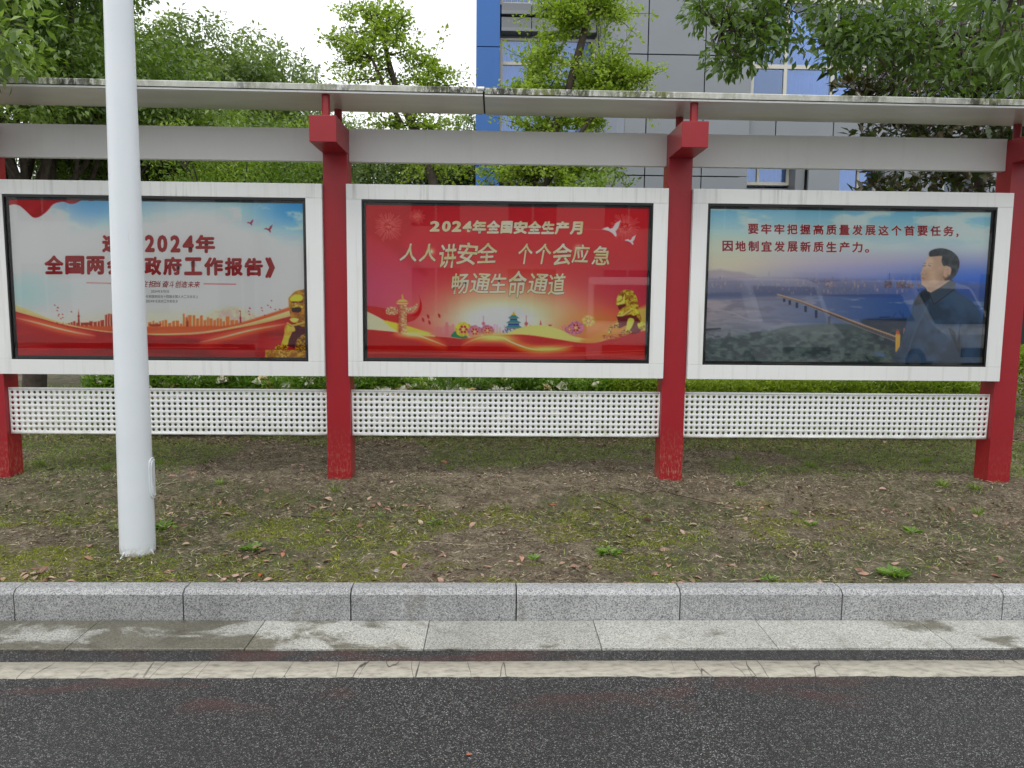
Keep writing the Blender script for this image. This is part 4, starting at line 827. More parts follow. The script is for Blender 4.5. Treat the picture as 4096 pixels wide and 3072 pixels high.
    p.poly(z([(1440, 620), (1600, 700), (1720, 860), (1500, 880), (1350, 700)]), (.22, .30, .40), .5, 10); p.poly(z([(1120, 640), (1400, 500), (1425, 600), (1180, 795)]), (.17, .22, .28), sm=2); p.line(z([(1115, 650), (1180, 795), (1420, 615)]), 4, (.05, .07, .10), .9)
    p.poly(z([(1000, 680), (1100, 620), (1130, 720), (1050, 780), (940, 800)]), (.07, .09, .13), .9, 3, 3); p.line(z([(1105, 800), (960, 1100), (850, 1450)]), 5, (.26, .34, .44), .7, 2, 4)
    p.poly(z([(1365, 1090), (1440, 1140), (1460, 1260), (1500, 1150), (1500, 1400), (1440, 1290)]), (.06, .09, .13), .9, 2, 3); p.line(z([(1470, 1270), (1510, 1030)]), 5, (.07, .10, .15), .8, 2)
    p.poly(z([(1080, 590), (1100, 560), (1330, 470), (1390, 480), (1340, 520), (1140, 650)]), (.78, .64, .54), sm=2)
    p.poly(z([(1120, 180), (1180, 175), (1290, 210), (1400, 320), (1385, 420), (1340, 490), (1250, 560), (1110, 600), (1060, 575), (1025, 545), (1025, 505), (1015, 470), (1020, 440), (1012, 415), (1028, 380), (1040, 340), (1050, 310), (1075, 260)]), (.80, .67, .56), sm=3, shade=(.05, (.72, .57, .46), 2))
    p.poly(z([(1200, 420), (1290, 380), (1370, 440), (1330, 500), (1250, 560), (1130, 600), (1150, 560), (1220, 520)]), (.60, .44, .35), .6, 12, 3)
    p.poly(z([(1117, 150), (1180, 115), (1280, 105), (1390, 140), (1470, 220), (1485, 320), (1450, 420), (1390, 490), (1340, 495), (1300, 490), (1370, 440), (1385, 350), (1330, 320), (1290, 320), (1265, 260), (1270, 200), (1180, 205), (1120, 205)]), (.10, .11, .13), sm=3, shade=(.15, (.20, .22, .25)))
    p.poly(z([(1300, 370), (1330, 335), (1380, 345), (1375, 400), (1330, 460), (1295, 450)]), (.76, .60, .50), sm=3); p.line(z([(1315, 380), (1345, 360), (1350, 400), (1320, 430)]), 2.5, (.60, .42, .34), .8, 1.2)
    p.line(z([(1110, 315), (1130, 322)]), 6, (.35, .28, .26), .8, 2); p.line(z([(1045, 325), (1070, 318)]), 6, (.30, .25, .24), .8, 2); p.line(z([(1055, 295), (1075, 285)]), 4, (.25, .22, .22), .8, 1.5); p.line(z([(1110, 290), (1160, 292)]), 3.5, (.5, .42, .38), .5, 2); p.line(z([(1020, 470), (1060, 480)]), 5, (.66, .34, .32), .9, 1.5); p.line(z([(1025, 420), (1070, 425), (1085, 400)]), 3, (.62, .46, .38), .7, 1.5, 3); p.poly(z([(1290, 455), (1330, 470), (1350, 430), (1370, 480), (1320, 500)]), (.25, .16, .12), .8, 4)
    p.put(np.full(p.X.shape, .10) * sstep(1250, 700, X), (.80, .80, .82))
    p.c = p.c * .87 + .13 * np.array((.74, .78, .82))  # pale haze of the glass veil painted into the whole print
    for X_, w_ in ((2000, 26),): p.put(sstep(X_ - 110, X_, X) * sstep(880, 1150, Y) * .4, (.10, .14, .18))
    return p
# ------------------------------------------------------------------ glyphs (built-in font)
_gc = {}
def glyph(ch, off):
    k = (ch, off)
    if k not in _gc:
        c = bpy.data.curves.new('g', 'FONT'); c.body = ch; c.size = 1; c.offset = off; c.resolution_u = 3; c.fill_mode = 'BOTH'
        o = bpy.data.objects.new('g', c); COL.objects.link(o); dg = bpy.context.evaluated_depsgraph_get(); me = bpy.data.meshes.new_from_object(o.evaluated_get(dg))
        V = np.zeros(len(me.vertices) * 3, np.float32); me.vertices.foreach_get('co', V); me.calc_loop_triangles(); T = np.zeros(len(me.loop_triangles) * 3, np.int32); me.loop_triangles.foreach_get('vertices', T)
        _gc[k] = (V.reshape(-1, 3)[:, :2].astype(float), T.reshape(-1, 3)); bpy.data.objects.remove(o); bpy.data.curves.remove(c); bpy.data.meshes.remove(me)
    return _gc[k]
def lettering(name, chars, reg, Y, mat, parent, off=.0, grow=0., shear=0., rot=0., col=None):
    """chars: (char, x0, y0, x1, y1) boxes on the photograph's poster; each glyph is fitted to its box on the poster plane.
    off: stroke thickening in em, done with slightly shifted copies, each a hair in front of the last"""
    VV = []; TT = []; n0 = 0
    for ci, (ch, x0, y0, x1, y1) in enumerate(chars):
        V, T = glyph(ch, 0.); mn, mxx = V.min(0), V.max(0); in_ = off - grow; sp = mxx - mn + 1e-9
        kx, ky = (x1 - x0) / (sp[0] + 2 * in_), (y1 - y0) / (sp[1] + 2 * in_); cx0, cy0 = (x0 + x1) / 2, (y0 + y1) / 2; md = (mn + mxx) / 2
        sh = [(0, 0)] if off < .004 else [(0, 0)] + [(math.cos(t) * off, math.sin(t) * off) for t in np.arange(8) * math.pi / 4] + ([(math.cos(t) * off * .5, math.sin(t) * off * .5) for t in np.arange(4) * math.pi / 2] if off > .04 else [])
        for si, (dx, dy) in enumerate(sh):
            x_ = cx0 + (V[:, 0] - md[0] + dx) * kx; y_ = cy0 - (V[:, 1] - md[1] + dy) * ky
            x_ = x_ + shear * (cy0 - y_)
            if rot:
                a = rot * math.sin(ci * 2.3 + 1); x_, y_ = cx0 + (x_ - cx0) * math.cos(a) - (y_ - cy0) * math.sin(a), cy0 + (x_ - cx0) * math.sin(a) + (y_ - cy0) * math.cos(a)
            X = reg[0] + x_ * .6329; Yp = reg[1] + y_ * .6329
            d = cF[None] + cR[None] * ((X - 2048) / FPX)[:, None] + cU[None] * ((1536 - Yp) / FPX)[:, None]; yy = Y - si * 3.5e-5; P = d * (yy / d[:, 1])[:, None]; P[:, 2] += HZ
            VV.append(P); TT.append(T + n0); n0 += len(P)
    VV = np.concatenate(VV); TT = np.concatenate(TT); hgt = np.clip((VV[:, 2] - VV[:, 2].min()) / (np.ptp(VV[:, 2]) + 1e-9), 0, 1)
    VV = VV - POSTER0
    me = np_mesh(name, VV, TT, {'tone': hgt}); return link(name, me, mat, parent)
def ink(name, c, r=.5): k = M_(name); k.base(c); k.rough(r); k.b.inputs['Specular IOR Level'].default_value = .2; return k.m
iRed = ink('red_ink', lin((.66, .11, .13))); iWhite = ink('white_ink', (.9, .9, .9)); iDark = ink('dark_ink', (.05, .06, .07)); iRed3 = ink('crimson_ink', lin((.66, .12, .17)))
def goldink():
    k = M_('gold_ink'); at_ = k.n('Attribute', attribute_name='tone'); n_ = k.noise(9, 2)
    k.base(k.mix(k.ramp(n_, [(.4, 0), (.6, 1)]), k.ramp(at_.outputs['Fac'], [(0, (.90, .86, .56)), (.5, (.88, .78, .38)), (1, (.86, .74, .30))]), (.92, .90, .72))); k.rough(.45); return k.m
iGold = goldink(); iShade = ink('brown_ink', lin((.45, .09, .09)))
def print_mat():
    k = M_('poster_print'); at_ = k.n('Attribute', attribute_name='paint'); k.base(at_.outputs['Color']); k.rough(.55); k.b.inputs['Specular IOR Level'].default_value = .2; return k.m
mPrint = print_mat()
def glass_mat():
    k = M_('display_glass'); k.t.nodes.remove(k.b); tr = k.n('BsdfTransparent'); tr.inputs[0].default_value = (.99, .995, .99, 1); gl = k.n('BsdfGlossy'); gl.inputs['Roughness'].default_value = .0; gl.inputs[0].default_value = (1, 1, 1, 1)
    fr = k.n('Fresnel'); fr.inputs[0].default_value = 1.39; ms = k.n('MixShader'); k.l(fr.outputs[0], ms.inputs[0]); k.l(tr.outputs[0], ms.inputs[1]); k.l(gl.outputs[0], ms.inputs[2]); k.l(ms.outputs[0], k.t.nodes['Material Output'].inputs[0]); return k.m
mGlass = glass_mat()
YF = 6.111; YPOST = YF + .038
cases = [(-3.991, -1.380, 1.211, 2.750, (-3.890, -1.510, 1.330, 2.637), 'white framed display case with the pale sky poster, partly behind the lamp pole'),
         (-1.187, 1.400, 1.213, 2.752, (-1.066, 1.279, 1.335, 2.633), 'white framed display case with the bright red safety month poster and gold lettering'),
         (1.600, 4.226, 1.211, 2.752, (1.722, 4.100, 1.330, 2.637), 'white framed display case with the blue river poster and man in dark jacket')]
painters = [poster1, poster2, poster3]; posters = []
for (x0, x1, z0, z1, (a, b, c, d), lab), pf in zip(cases, painters):
    case = tag(empty('display_case', ((x0 + x1) / 2, YF, z0)), lab, 'display case', 'display cases between the red posts'); O = np.array([(x0 + x1) / 2, YF, z0])
    D1 = YF + .19
    # frame: top and bottom rails run through, stiles butt between them
    sbox('frame_rail', x0, x1, YF, D1, d, z1, mWf, case, .0025, O); sbox('frame_rail', x0, x1, YF, D1, z0, c, mW, case, .0025, O)
    sbox('frame_stile', x0, a, YF + .0006, D1 - .001, c + .0008, d - .0008, mW, case, .002, O); sbox('frame_stile', b, x1, YF + .0006, D1 - .001, c + .0008, d - .0008, mW, case, .002, O)
    bm = bmesh.new(); e = .011   # black gasket lining and mask
    box(bm, a + .0005, a + e, YF + .004, YPOST + .02, c + .0005, d - .0005); box(bm, b - e, b - .0005, YF + .004, YPOST + .02, c + .0005, d - .0005); box(bm, a + e, b - e, YF + .0045, YPOST + .0195, d - e - .008, d - .0005); box(bm, a + e, b - e, YF + .0045, YPOST + .0195, c + .0005, c + e)
    e2 = .030
    box(bm, a + e, a + e2, YPOST - .006, YPOST + .019, c + e, d - e - .008); box(bm, b - e2, b - e, YPOST - .006, YPOST + .019, c + e, d - e - .008); box(bm, a + e2, b - e2, YPOST - .0065, YPOST + .0185, d - e2 - .008, d - e - .008); box(bm, a + e2, b - e2, YPOST - .0065, YPOST + .0185, c + e, c + e2)
    bm_obj('gasket', bm, mBlack, case).location = -O
    sbox('back_board', x0 + .02, x1 - .02, YPOST + .03, D1 - .01, z0 + .02, z1 - .02, mDark, case, 0, O)
    # poster print
    p = pf(); pa, pb, pc_, pd = a + e2 - .004, b - e2 + .004, c + e2 - .004, d - e2 - .004
    X_, Z_ = np.meshgrid(np.linspace(pa, pb, NW), np.linspace(pd, pc_, NH)); POSTER0 = np.array([pa, YPOST, pc_])
    V = np.stack([X_, X_ * 0 + YPOST, Z_], -1).reshape(-1, 3) - POSTER0
    i = (np.arange(NH - 1)[:, None] * NW + np.arange(NW - 1)).ravel(); F = np.stack([i, i + NW, i + NW + 1, i + 1], 1)
    # what the photo shows, less the veil of the glass, as ink on white paper
    colr = np.clip((lin(np.clip(p.c, 0, 1)) - .012) * 1.62, .004, .92); colr = np.concatenate([colr.reshape(-1, 3), np.ones((NW * NH, 1))], 1)
    po = link('poster', np_mesh('poster', V, F, {'paint': colr}), mPrint, case); po.location = POSTER0 - O; posters.append((po, POSTER0.copy()))
    # glass pane
    sbox('glass_pane', a + e, b - e, YF + .016, YF + .019, c + e, d - e - .008, mGlass, case, 0, O)
def row(s, x0, pitch, w_, y0, y1, x_ref=None, sl=.0):
    return [(c, x0 + i * pitch, y0 + sl * i, x0 + i * pitch + w_, y1 + sl * i) for i, c in enumerate(s) if c != ' ']
def two(nm, ch, reg, Y, ma, mb, po, off=.03, grow=.0, halo=.03, **k):
    lettering(nm + '_outline', ch, reg, Y - .0004, mb, po, off=off + halo, grow=halo + grow, **k); lettering(nm, ch, reg, Y - .0014, ma, po, off=off, grow=grow, **k)
R1_, R2_, R3_ = (0, 700), (1350, 700), (2696, 700)
po, POSTER0 = posters[0]
L1 = [('速', 645, 375, 760, 490), ('览', 775, 376, 890, 491), ('2', 915, 378, 978, 488), ('0', 993, 379, 1058, 489), ('2', 1076, 380, 1140, 490), ('4', 1153, 381, 1225, 491), ('年', 1235, 378, 1360, 494)]
L2 = [('全', 280, 508, 402, 628), ('国', 412, 510, 533, 629), ('两', 545, 512, 662, 630), ('会', 674, 512, 792, 632), ('《', 850, 515, 900, 640), ('政', 912, 516, 1020, 634), ('府', 1030, 517, 1148, 634), ('工', 1163, 520, 1278, 634), ('作', 1290, 520, 1410, 636), ('报', 1420, 522, 1535, 638), ('告', 1545, 524, 1662, 640), ('》', 1676, 520, 1738, 652)]
two('heading', L1 + L2, R1_, YPOST, iRed, iWhite, po, off=.050, halo=.035)
L3 = [('在', 900, 668, 935, 708), ('担', 940, 668, 984, 710), ('当', 980, 670, 1014, 708), ('奋', 1026, 668, 1066, 711), ('斗', 1070, 670, 1100, 712), ('创', 1108, 668, 1142, 712), ('造', 1146, 672, 1184, 712), ('未', 1188, 672, 1224, 712), ('来', 1226, 672, 1264, 712)]
lettering('slogan', L3, R1_, YPOST - .0012, iRed, po, off=.014, shear=.18, rot=.06)
sm_ = row('2024', 955, 10.5, 9, 728, 743) + row('年', 998, 1, 16, 727, 744) + row('3', 1016, 1, 8, 728, 743) + row('月', 1026, 1, 14, 728, 744) + row('5', 1043, 1, 8, 728, 743) + row('日', 1055, 1, 13, 729, 744) + row('代表国务院在十四届全国人大二次会议上', 921, 18.6, 16, 759, 777, sl=.05) + row('2024', 921, 10, 9, 790, 805) + row('年《政府工作报告》', 962, 18.3, 16, 789, 807)
lettering('small_print', sm_, R1_, YPOST - .0012, iDark, po, off=.0)
po, POSTER0 = posters[1]
A1 = [('2', 583, 290, 648, 358), ('0', 660, 290, 716, 359), ('2', 722, 290, 785, 360), ('4', 790, 290, 850, 361), ('年', 853, 286, 941, 370), ('全', 943, 287, 1027, 370), ('国', 1032, 290, 1106, 370), ('安', 1113, 290, 1202, 373), ('全', 1203, 291, 1288, 373), ('生', 1290, 292, 1373, 374), ('产', 1374, 292, 1464, 376), ('月', 1470, 293, 1550, 377)]
two('heading', A1, R2_, YPOST, iGold, iShade, po, off=.052, halo=.016, shear=.10)
A2 = [('人', 400, 432, 508, 546), ('人', 520, 434, 628, 548), ('讲', 642, 436, 750, 588), ('安', 758, 426, 884, 568), ('全', 882, 428, 1010, 556), ('个', 1142, 432, 1232, 564), ('个', 1250, 432, 1350, 564), ('会', 1358, 432, 1482, 570), ('应', 1487, 438, 1590, 558), ('急', 1612, 448, 1726, 570)]
A3 = [('畅', 722, 620, 830, 752), ('通', 842, 620, 965, 748), ('生', 966, 622, 1070, 746), ('命', 1078, 604, 1194, 776), ('通', 1206, 622, 1330, 752), ('道', 1332, 622, 1440, 758)]
two('slogan', A2 + A3, R2_, YPOST, iGold, iShade, po, off=.018, halo=.014, shear=.14, rot=.06)
po, POSTER0 = posters[2]
B1 = row('要牢牢把握高质量发展这个首要任务', 468, 82.3, 66, 308, 373, sl=.95) + [('，', 1783, 370, 1798, 394)]
B2 = row('因地制宜发展新质生产力', 306, 82.0, 66, 415, 482, sl=.8) + [('。', 1206, 468, 1234, 492)]
two('quotation', B1 + B2, R3_, YPOST, iRed3, iWhite, po, off=.030, halo=.045)
# ================================================================== HEDGES
def hedge(name, x0, x1, y0, y1, z1, n, L, W, mat, label, seed, cat='hedge'):
    g = np.random.default_rng(seed); root = tag(empty(name, ((x0 + x1) / 2, (y0 + y1) / 2, .33)), label, cat); O = np.array(root.location)
    C = np.stack([g.uniform(x0, x1, n), y0 + (y1 - y0) * g.random(n), g.random(n)], 1); f = g.random(n) < .45
    top = z1 + (fbm(C[:, 0] * 1.7, C[:, 1] * 1.7, 0, 3) - .5) * .16 - .16 * sstep(.35, 0, np.minimum(C[:, 1] - y0, .35))
    C[:, 2] = np.where(f, .34 + (top - .34) * C[:, 2] ** .6, top - .05 * g.random(n)); C[f, 1] = y0 + (C[f, 1] - y0) * .15 + .05 * fbm(C[f, 0] * 3, C[f, 2] * 3)
    leaves('foliage', *sprays(C - O, 12, .075, L, W, g, -.5, np.clip(fbm(C[:, 0] * 2.5, C[:, 1] * 3, 0) * 1.7 - .4, 0, 1)), mat, root, 'stuff')
    bm = bmesh.new()
    for k in range(int((x1 - x0) * 5)):
        xx = g.uniform(x0 + .05, x1 - .05) - O[0]; yy = g.uniform(y0 + .1, y1 - .1) - O[1]; tube(bm, [(xx, yy, -.05), (xx + g.normal() * .04, yy, .2), (xx + g.normal() * .08, yy + g.normal() * .06, z1 - .45)], [.009, .007, .003], 4, False)
    bm_obj('stems', bm, mBark, root)['kind'] = 'stuff'; return root
hg = hedge('gardenia_hedge', -4.45, 1.3, 8.12, 9.4, .97, 7500, .066, .40, mGard, 'dark green clipped hedge dotted with white flowers behind the left and middle sheets', 3)
ha = hedge('azalea_hedge', 1.25, 5.5, 8.12, 9.5, .97, 6000, .055, .42, mAza, 'lime green flowerless low hedge behind the right perforated sheet', 4)
hb = hedge('azalea_hedge', 6.0, 11, 9.6, 11.2, 1.25, 2600, .06, .42, mAza, 'lime green hedge farther back beyond the rightmost red post', 5)
def flower_mesh(seed):
    g = np.random.default_rng(seed); n_ = 11; a = np.arange(n_) * 2.4; V, F = kites(np.zeros((n_, 3)), np.stack([np.cos(a), np.sin(a), np.linspace(.15, 1.1, n_)], 1), np.tile([0, 0, 1.], (n_, 1)), np.linspace(.045, .025, n_), np.full(n_, .034), fold=.25, belly=.6); me = np_mesh('flower', V, F); me.materials.append(mPetal); return me
FM = [flower_mesh(s) for s in range(3)]; g = np.random.default_rng(9); Og = np.array(hg.location)
for k in range(230):
    x_ = g.uniform(-4.4, 1.25) if k < 150 else g.normal() * .5 - (3.2 if k % 2 else .9); top = k % 3 != 0
    x_ = min(max(x_, -4.4), 1.25); y_ = g.uniform(8.12, 8.5) if top else 8.09
    z_ = 1.03 + (float(fbm(x_ * 1.7, y_ * 1.7, 0, 3)) - .5) * .16 - (.16 * float(sstep(.35, 0, y_ - 8.12))) + .03 if top else g.uniform(.5, .85)
    o = link('flower', FM[k % 3], None, hg); o.location = (x_ - Og[0], y_ - Og[1], z_ - Og[2]); o.rotation_euler = (g.uniform(.1, .9), g.normal() * .4, g.normal() * .6); o.scale = (g.uniform(1.2, 1.8),) * 3
# ================================================================== TREES
T = tree
T('camphor_tree', (-6.6, 10.8, .15), (-6.5, 10.8, 2.3), (-7.05, 10.9, 5.4), (2.95, 2.4, 3.7), 57, 200, 15, .098, mCam, 'large camphor tree with dark trunk at the far left behind the stand', group='camphor trees on the left', seed=21, trunk=.17, lr=.27, up=-.5, rad=.22)
T('camphor_tree', (-5.2, 12.8, .15), (-5.1, 12.8, 1.9), (-5.75, 12.9, 3.85), (2.1, 1.8, 2.0), 44, 230, 15, .092, mCam, 'camphor tree with several dark limbs seen just right of the lamp pole', group='camphor trees on the left', seed=22, trunk=.13, lr=.27, up=-.5, rad=.22)
T('camphor_tree', (-7.2, 16.2, .15), (-7.1, 16.2, 2.6), (-7.05, 16.2, 5.2), (2.5, 2.0, 2.95), 51, 135, 15, .125, mFar, 'camphor tree with a rounded top rising behind the lamp pole', group='camphor trees on the left', seed=23, trunk=.2, rad=.24, lr=.28, up=-.5)
T('camphor_tree', (-5.7, 18.0, .15), (-5.7, 18.0, 2.6), (-5.62, 18.0, 5.2), (1.4, 1.4, 3.45), 37, 170, 14, .125, mFar, 'pale pointed camphor tree at the right end of the left group against the sky', group='camphor trees on the left', seed=24, trunk=.16, rad=.22, lr=.30, up=-.7)
T('camphor_tree', (-5.3, 21.0, .15), (-5.3, 21.0, 2.4), (-5.55, 21.0, 5.0), (1.4, 1.6, 3.3), 18, 110, 14, .12, mFar, 'low pale camphor tree peeping out behind the pointed one', group='camphor trees on the left', seed=25, trunk=.15, rad=.30)
T('osmanthus_tree', (-3.3, 10.2, .15), (-3.3, 10.2, 1.2), (-3.35, 10.2, 2.75), (1.35, .9, 1.45), 20, 330, 12, .07, mOsm, 'bushy light green osmanthus seen left of the second red post', seed=26, trunk=.06, rad=.16, wr=.36, droop=-.3)
for k, (x_, y_, h_, lab) in enumerate(((-5.6, 26, 9.6, 'far tree with its tip just above the canopy edge right of the left group'), (-3.9, 26.5, 9.15, 'far leafy tree seen through the gap beside the second post'), (-2.3, 26, 9.15, 'far leafy tree seen behind the stems of the leaning ginkgo'), (-.9, 27.5, 9.15, 'far leafy tree seen just left of the blue building edge'), (-8.3, 24, 9.3, 'far tree hidden mostly behind the left camphors'))):
    T('broadleaf_tree', (x_, y_, .1), (x_, y_, 2.2), (x_, y_, h_ * .55), (1.45, 1.3, h_ * .42), 24, 85, 13, .14, mFar, lab, group='far trees beyond the stand', seed=40 + k, trunk=.12, rad=.36, up=-.8)
# ginkgo trees built limb by limb, leaves on short spurs along every twig
def ginkgo(base, Y0, leaders, tips, label, seed, lpc=6, dens=1.):
    g = np.random.default_rng(seed); root = tag(empty('ginkgo_tree', base), label, 'tree', 'ginkgo trees behind the stand'); O = Vector(base); bm = bmesh.new(); cen = []
    Lp = []
    for pts, r in leaders:
        P = [Vector(at(px, py, Y0 + dy)) - O for px, py, dy in pts]
        if r[0] > .05: P = [Vector((0, 0, -.1))] + P
        tube(bm, P, np.linspace(r[0], r[1], len(P)), 7, False)
        for a, b in zip(P[-4:], P[-3:]):
            for t in np.linspace(0, 1, 6): Lp.append(a.lerp(b, t))
    for px, py, dy in tips:
        tp = Vector(at(px, py, Y0 + dy)) - O; st = min(Lp, key=lambda q: (q - tp).length + (1.2 if q.z > tp.z + .1 else 0))
        md = st.lerp(tp, .5) + Vector(g.normal(size=3) * .06); tube(bm, [st, md, tp], [.016, .010, .004], 5, False)
        for t in np.linspace(.3, 1.0, 11): q = (st.lerp(md, t * 2) if t < .5 else md.lerp(tp, t * 2 - 1)); cen.append(np.array(q) + g.normal(size=3) * .03)
        for s in range(int(4 * dens)):
            q0 = md.lerp(tp, g.uniform(-.6, .9)); q1 = q0 + Vector(g.normal(size=3) * .20) + (tp - st).normalized() * .14 + Vector((0, 0, .03)); tube(bm, [q0, q1], [.006, .003], 4, False)
            for t in np.linspace(.2, 1, 5): cen.append(np.array(q0.lerp(q1, t)) + g.normal(size=3) * .02)
    for q in Lp[6:]:
        if g.random() < .5: cen.append(np.array(q) + g.normal(size=3) * .09)
    bm_obj('trunk', bm, mBark, root, smooth=True); C = np.array(cen)
    P, D, N, L, W, tn = sprays(C, lpc, .10, .056, 1.0, g, .05, np.clip(g.random(len(C)) * .5 + .3, 0, 1))
    leaves('crown', P, D, N, L, W, tn, mGin, root, 'stuff', belly=.82); return root
ginkgo((-.75, 12, .15), 12, [([(1736, 745, 0), (1700, 600, 0), (1650, 500, 0), (1600, 400, .1), (1583, 350, .1), (1555, 250, .1), (1540, 180, .1), (1528, 120, .1)], (.085, .028)), ([(1610, 500, 0), (1570, 430, -.1), (1535, 350, -.2), (1500, 260, -.2), (1485, 230, -.2)], (.04, .016)), ([(1650, 500, 0), (1690, 350, .3), (1725, 270, .3)], (.03, .012))],
    [(1285, 148, 0), (1340, 192, .3), (1370, 68, -.2), (1430, 40, .2), (1480, 28, 0), (1580, 20, .2), (1620, 62, -.3), (1618, 130, .3), (1640, 195, 0), (1646, 208, .4), (1350, 272, .2), (1385, 320, -.3), (1690, 215, .2), (1735, 250, 0), (1800, 285, .3), (1836, 335, 0), (1600, 330, .2), (1440, 300, .3), (1450, 150, .4), (1500, 90, -.4), (1560, 90, .4), (1420, 200, -.3), (1460, 250, .2), (1400, 130, .1), (1540, 60, 0), (1590, 130, -.3), (1760, 330, .2), (1690, 320, -.2), (1400, 240, 0), (1640, 320, .3),
     (1560, 480, 0), (1500, 495, .3), (1680, 480, 0), (1740, 500, -.2), (1800, 500, .2), (1850, 690, 0), (1900, 710, .3), (1800, 660, -.2), (1690, 680, .2), (1640, 700, 0), (1780, 730, .3)],
    'slender ginkgo with forked leaning stem against the white sky left of the blue wall', 61)
ginkgo((.55, 12, .15), 12, [([(2112, 760, 0), (2160, 650, 0), (2215, 520, 0), (2278, 350, 0), (2300, 260, 0), (2326, 170, 0), (2345, 90, 0), (2366, 0, 0), (2385, -100, 0), (2400, -220, 0)], (.10, .03)), ([(2176, 750, -.1), (2230, 665, -.2), (2330, 520, -.2), (2400, 430, -.2), (2440, 340, 0)], (.05, .015)), ([(2215, 520, 0), (2150, 400, .2), (2110, 350, .3)], (.03, .012))],
    [(2165, 30, 0), (2160, 150, .2), (2190, 140, -.2), (2200, 60, .3), (2480, 60, 0), (2490, 88, .3), (2450, 10, -.2), (2420, 60, .3), (2085, 345, 0), (2130, 330, -.3), (2180, 320, .3), (2200, 240, 0), (2230, 190, .3), (2565, 300, 0), (2585, 312, -.2), (2520, 265, .3), (2450, 200, 0), (2420, 345, -.2), (2350, 340, .3), (2480, 345, 0), (2260, 130, .2), (2280, 60, -.2), (2400, 240, .3), (2350, 250, -.3), (2300, 300, .4), (2230, 300, -.3), (2390, 300, 0), (2440, 280, .4), (2250, 20, 0), (2330, 330, 0), (2250, 345, .2), (2500, 320, .3), (2420, 10, 0), (2300, -30, 0), (2220, -20, .3), (2470, -60, 0),
     (2140, 500, 0), (2190, 520, .3), (2080, 500, -.2), (2260, 500, 0), (2330, 480, .2), (2390, 500, 0), (1930, 690, 0), (1980, 660, .3), (2030, 690, -.3), (2080, 720, 0), (2150, 690, .2), (2200, 640, -.2), (2260, 690, .3), (2310, 660, 0), (2360, 690, .2), (2410, 670, 0), (2060, 640, .4), (2280, 720, -.2), (1960, 740, 0), (2340, 740, .3)],
    'lush ginkgo with curved trunk in front of the building windows', 62, lpc=8, dens=2.2)
T('shrub', (1.55, 11.0, .15), (1.5, 11, .9), (1.55, 11.0, 2.6), (.75, .6, 1.1), 10, 300, 10, .08, mCam, 'dark green shrub behind the third red post beside the ginkgo', 'shrub', None, 63, trunk=.03, rad=.16)
# magnolia: large stiff leaves, the nearest ones each a piece
def bigleaf(name, mat):
    g = np.random.default_rng(3); V = []; F = []; ts = [0, .2, .5, .8, 1]; ws = [.04, .30, .40, .26, .02]
    for t, w_ in zip(ts, ws):
        for s in (-1, 0, 1): V.append((t, s * w_ * .5, .10 * w_ * abs(s) - .10 * t * t))
    for i in range(4):
        for s in (0, 1): a = i * 3 + s; F.append((a, a + 3, a + 4, a + 1))
    me = bpy.data.meshes.new(name); me.from_pydata(V, [], F); me.materials.append(mat); a_ = me.attributes.new('tone', 'FLOAT', 'POINT'); a_.data.foreach_set('value', [.5] * len(V)); me.shade_smooth(); return me
def place_leaf(me, P, D, N, L, parent):
    D = Vector(D).normalized(); S = Vector(N).cross(D).normalized(); U = D.cross(S); o = link('leaf', me, None, parent)
    o.matrix_local = Matrix.Translation(Vector(P)) @ Matrix((D, S, U)).transposed().to_4x4() @ Matrix.Diagonal((L, L, L, 1)); return o
def leafy(name, base, label, C, per, rad, L, wr, mat, seed, limbs, nsingle, group=None, droop=.1, one_tones=(.1, .4, .8), tm=1.):
    g = np.random.default_rng(seed); root = tag(empty(name, base), label, 'tree', group); O = np.array(base); bm = bmesh.new()
    for pts, r0, r1 in limbs: tube(bm, [np.array(p) - O for p in pts], np.linspace(r0, r1, len(pts)), 7, False)
    allp = np.concatenate([np.array([np.array(a) * (1 - t) + np.array(b) * t for a, b in zip(pts, pts[1:]) for t in np.linspace(0, 1, 8)]) for pts, _, _ in limbs])
    for c in C:
        q = allp[np.argmin(np.linalg.norm(allp - c, axis=1))]; mid = (q + c) / 2 + g.normal(size=3) * .05; tube(bm, [q - O, mid - O, c - O], [.010, .006, .003], 4, False)
    bm_obj('trunk', bm, mBark, root, smooth=True)
    P, D, N, Ls, Ws, tn = sprays(C - O, per, rad, L, wr, g, droop, np.clip(g.random(len(C)), 0, 1)); tn = tn * tm; pick = g.permutation(len(P)); s_, r_ = pick[:nsingle], pick[nsingle:]
    leaves('crown', P[r_], D[r_], N[r_], Ls[r_], Ws[r_], tn[r_], mat, root, 'stuff')
    ms = []
    for tv in one_tones:
        me = bigleaf('leaf', mat); me.attributes['tone'].data.foreach_set('value', [tv] * len(me.vertices)); ms.append(me)
        for v in me.vertices: v.co.y *= wr / .40
    for j in s_: place_leaf(ms[int(tn[j] * 2.99)], P[j], D[j], N[j], Ls[j], root)
    return root
g = np.random.default_rng(77)
def pxcloud(n, Y0, dY, regions, g):
    out = []; wts = np.array([r[4] for r in regions], float); wts /= wts.sum()
    for k in range(n):
        r = regions[g.choice(len(regions), p=wts)]; out.append(at(g.uniform(r[0], r[2]), g.uniform(r[1], r[3]), Y0 + g.uniform(-dY, dY)))
    return np.array(out)
magC = pxcloud(480, 9.9, .8, [(3420, 300, 3620, 400, 1.1), (3340, 260, 3460, 390, .5), (3600, 180, 4096, 400, 3.0), (3420, 500, 4096, 560, 1.4), (3450, 670, 4096, 800, 2.3), (3480, 180, 3700, 300, .8), (3750, 400, 4200, 700, 1.6), (4096, 100, 4400, 800, 2)], g)
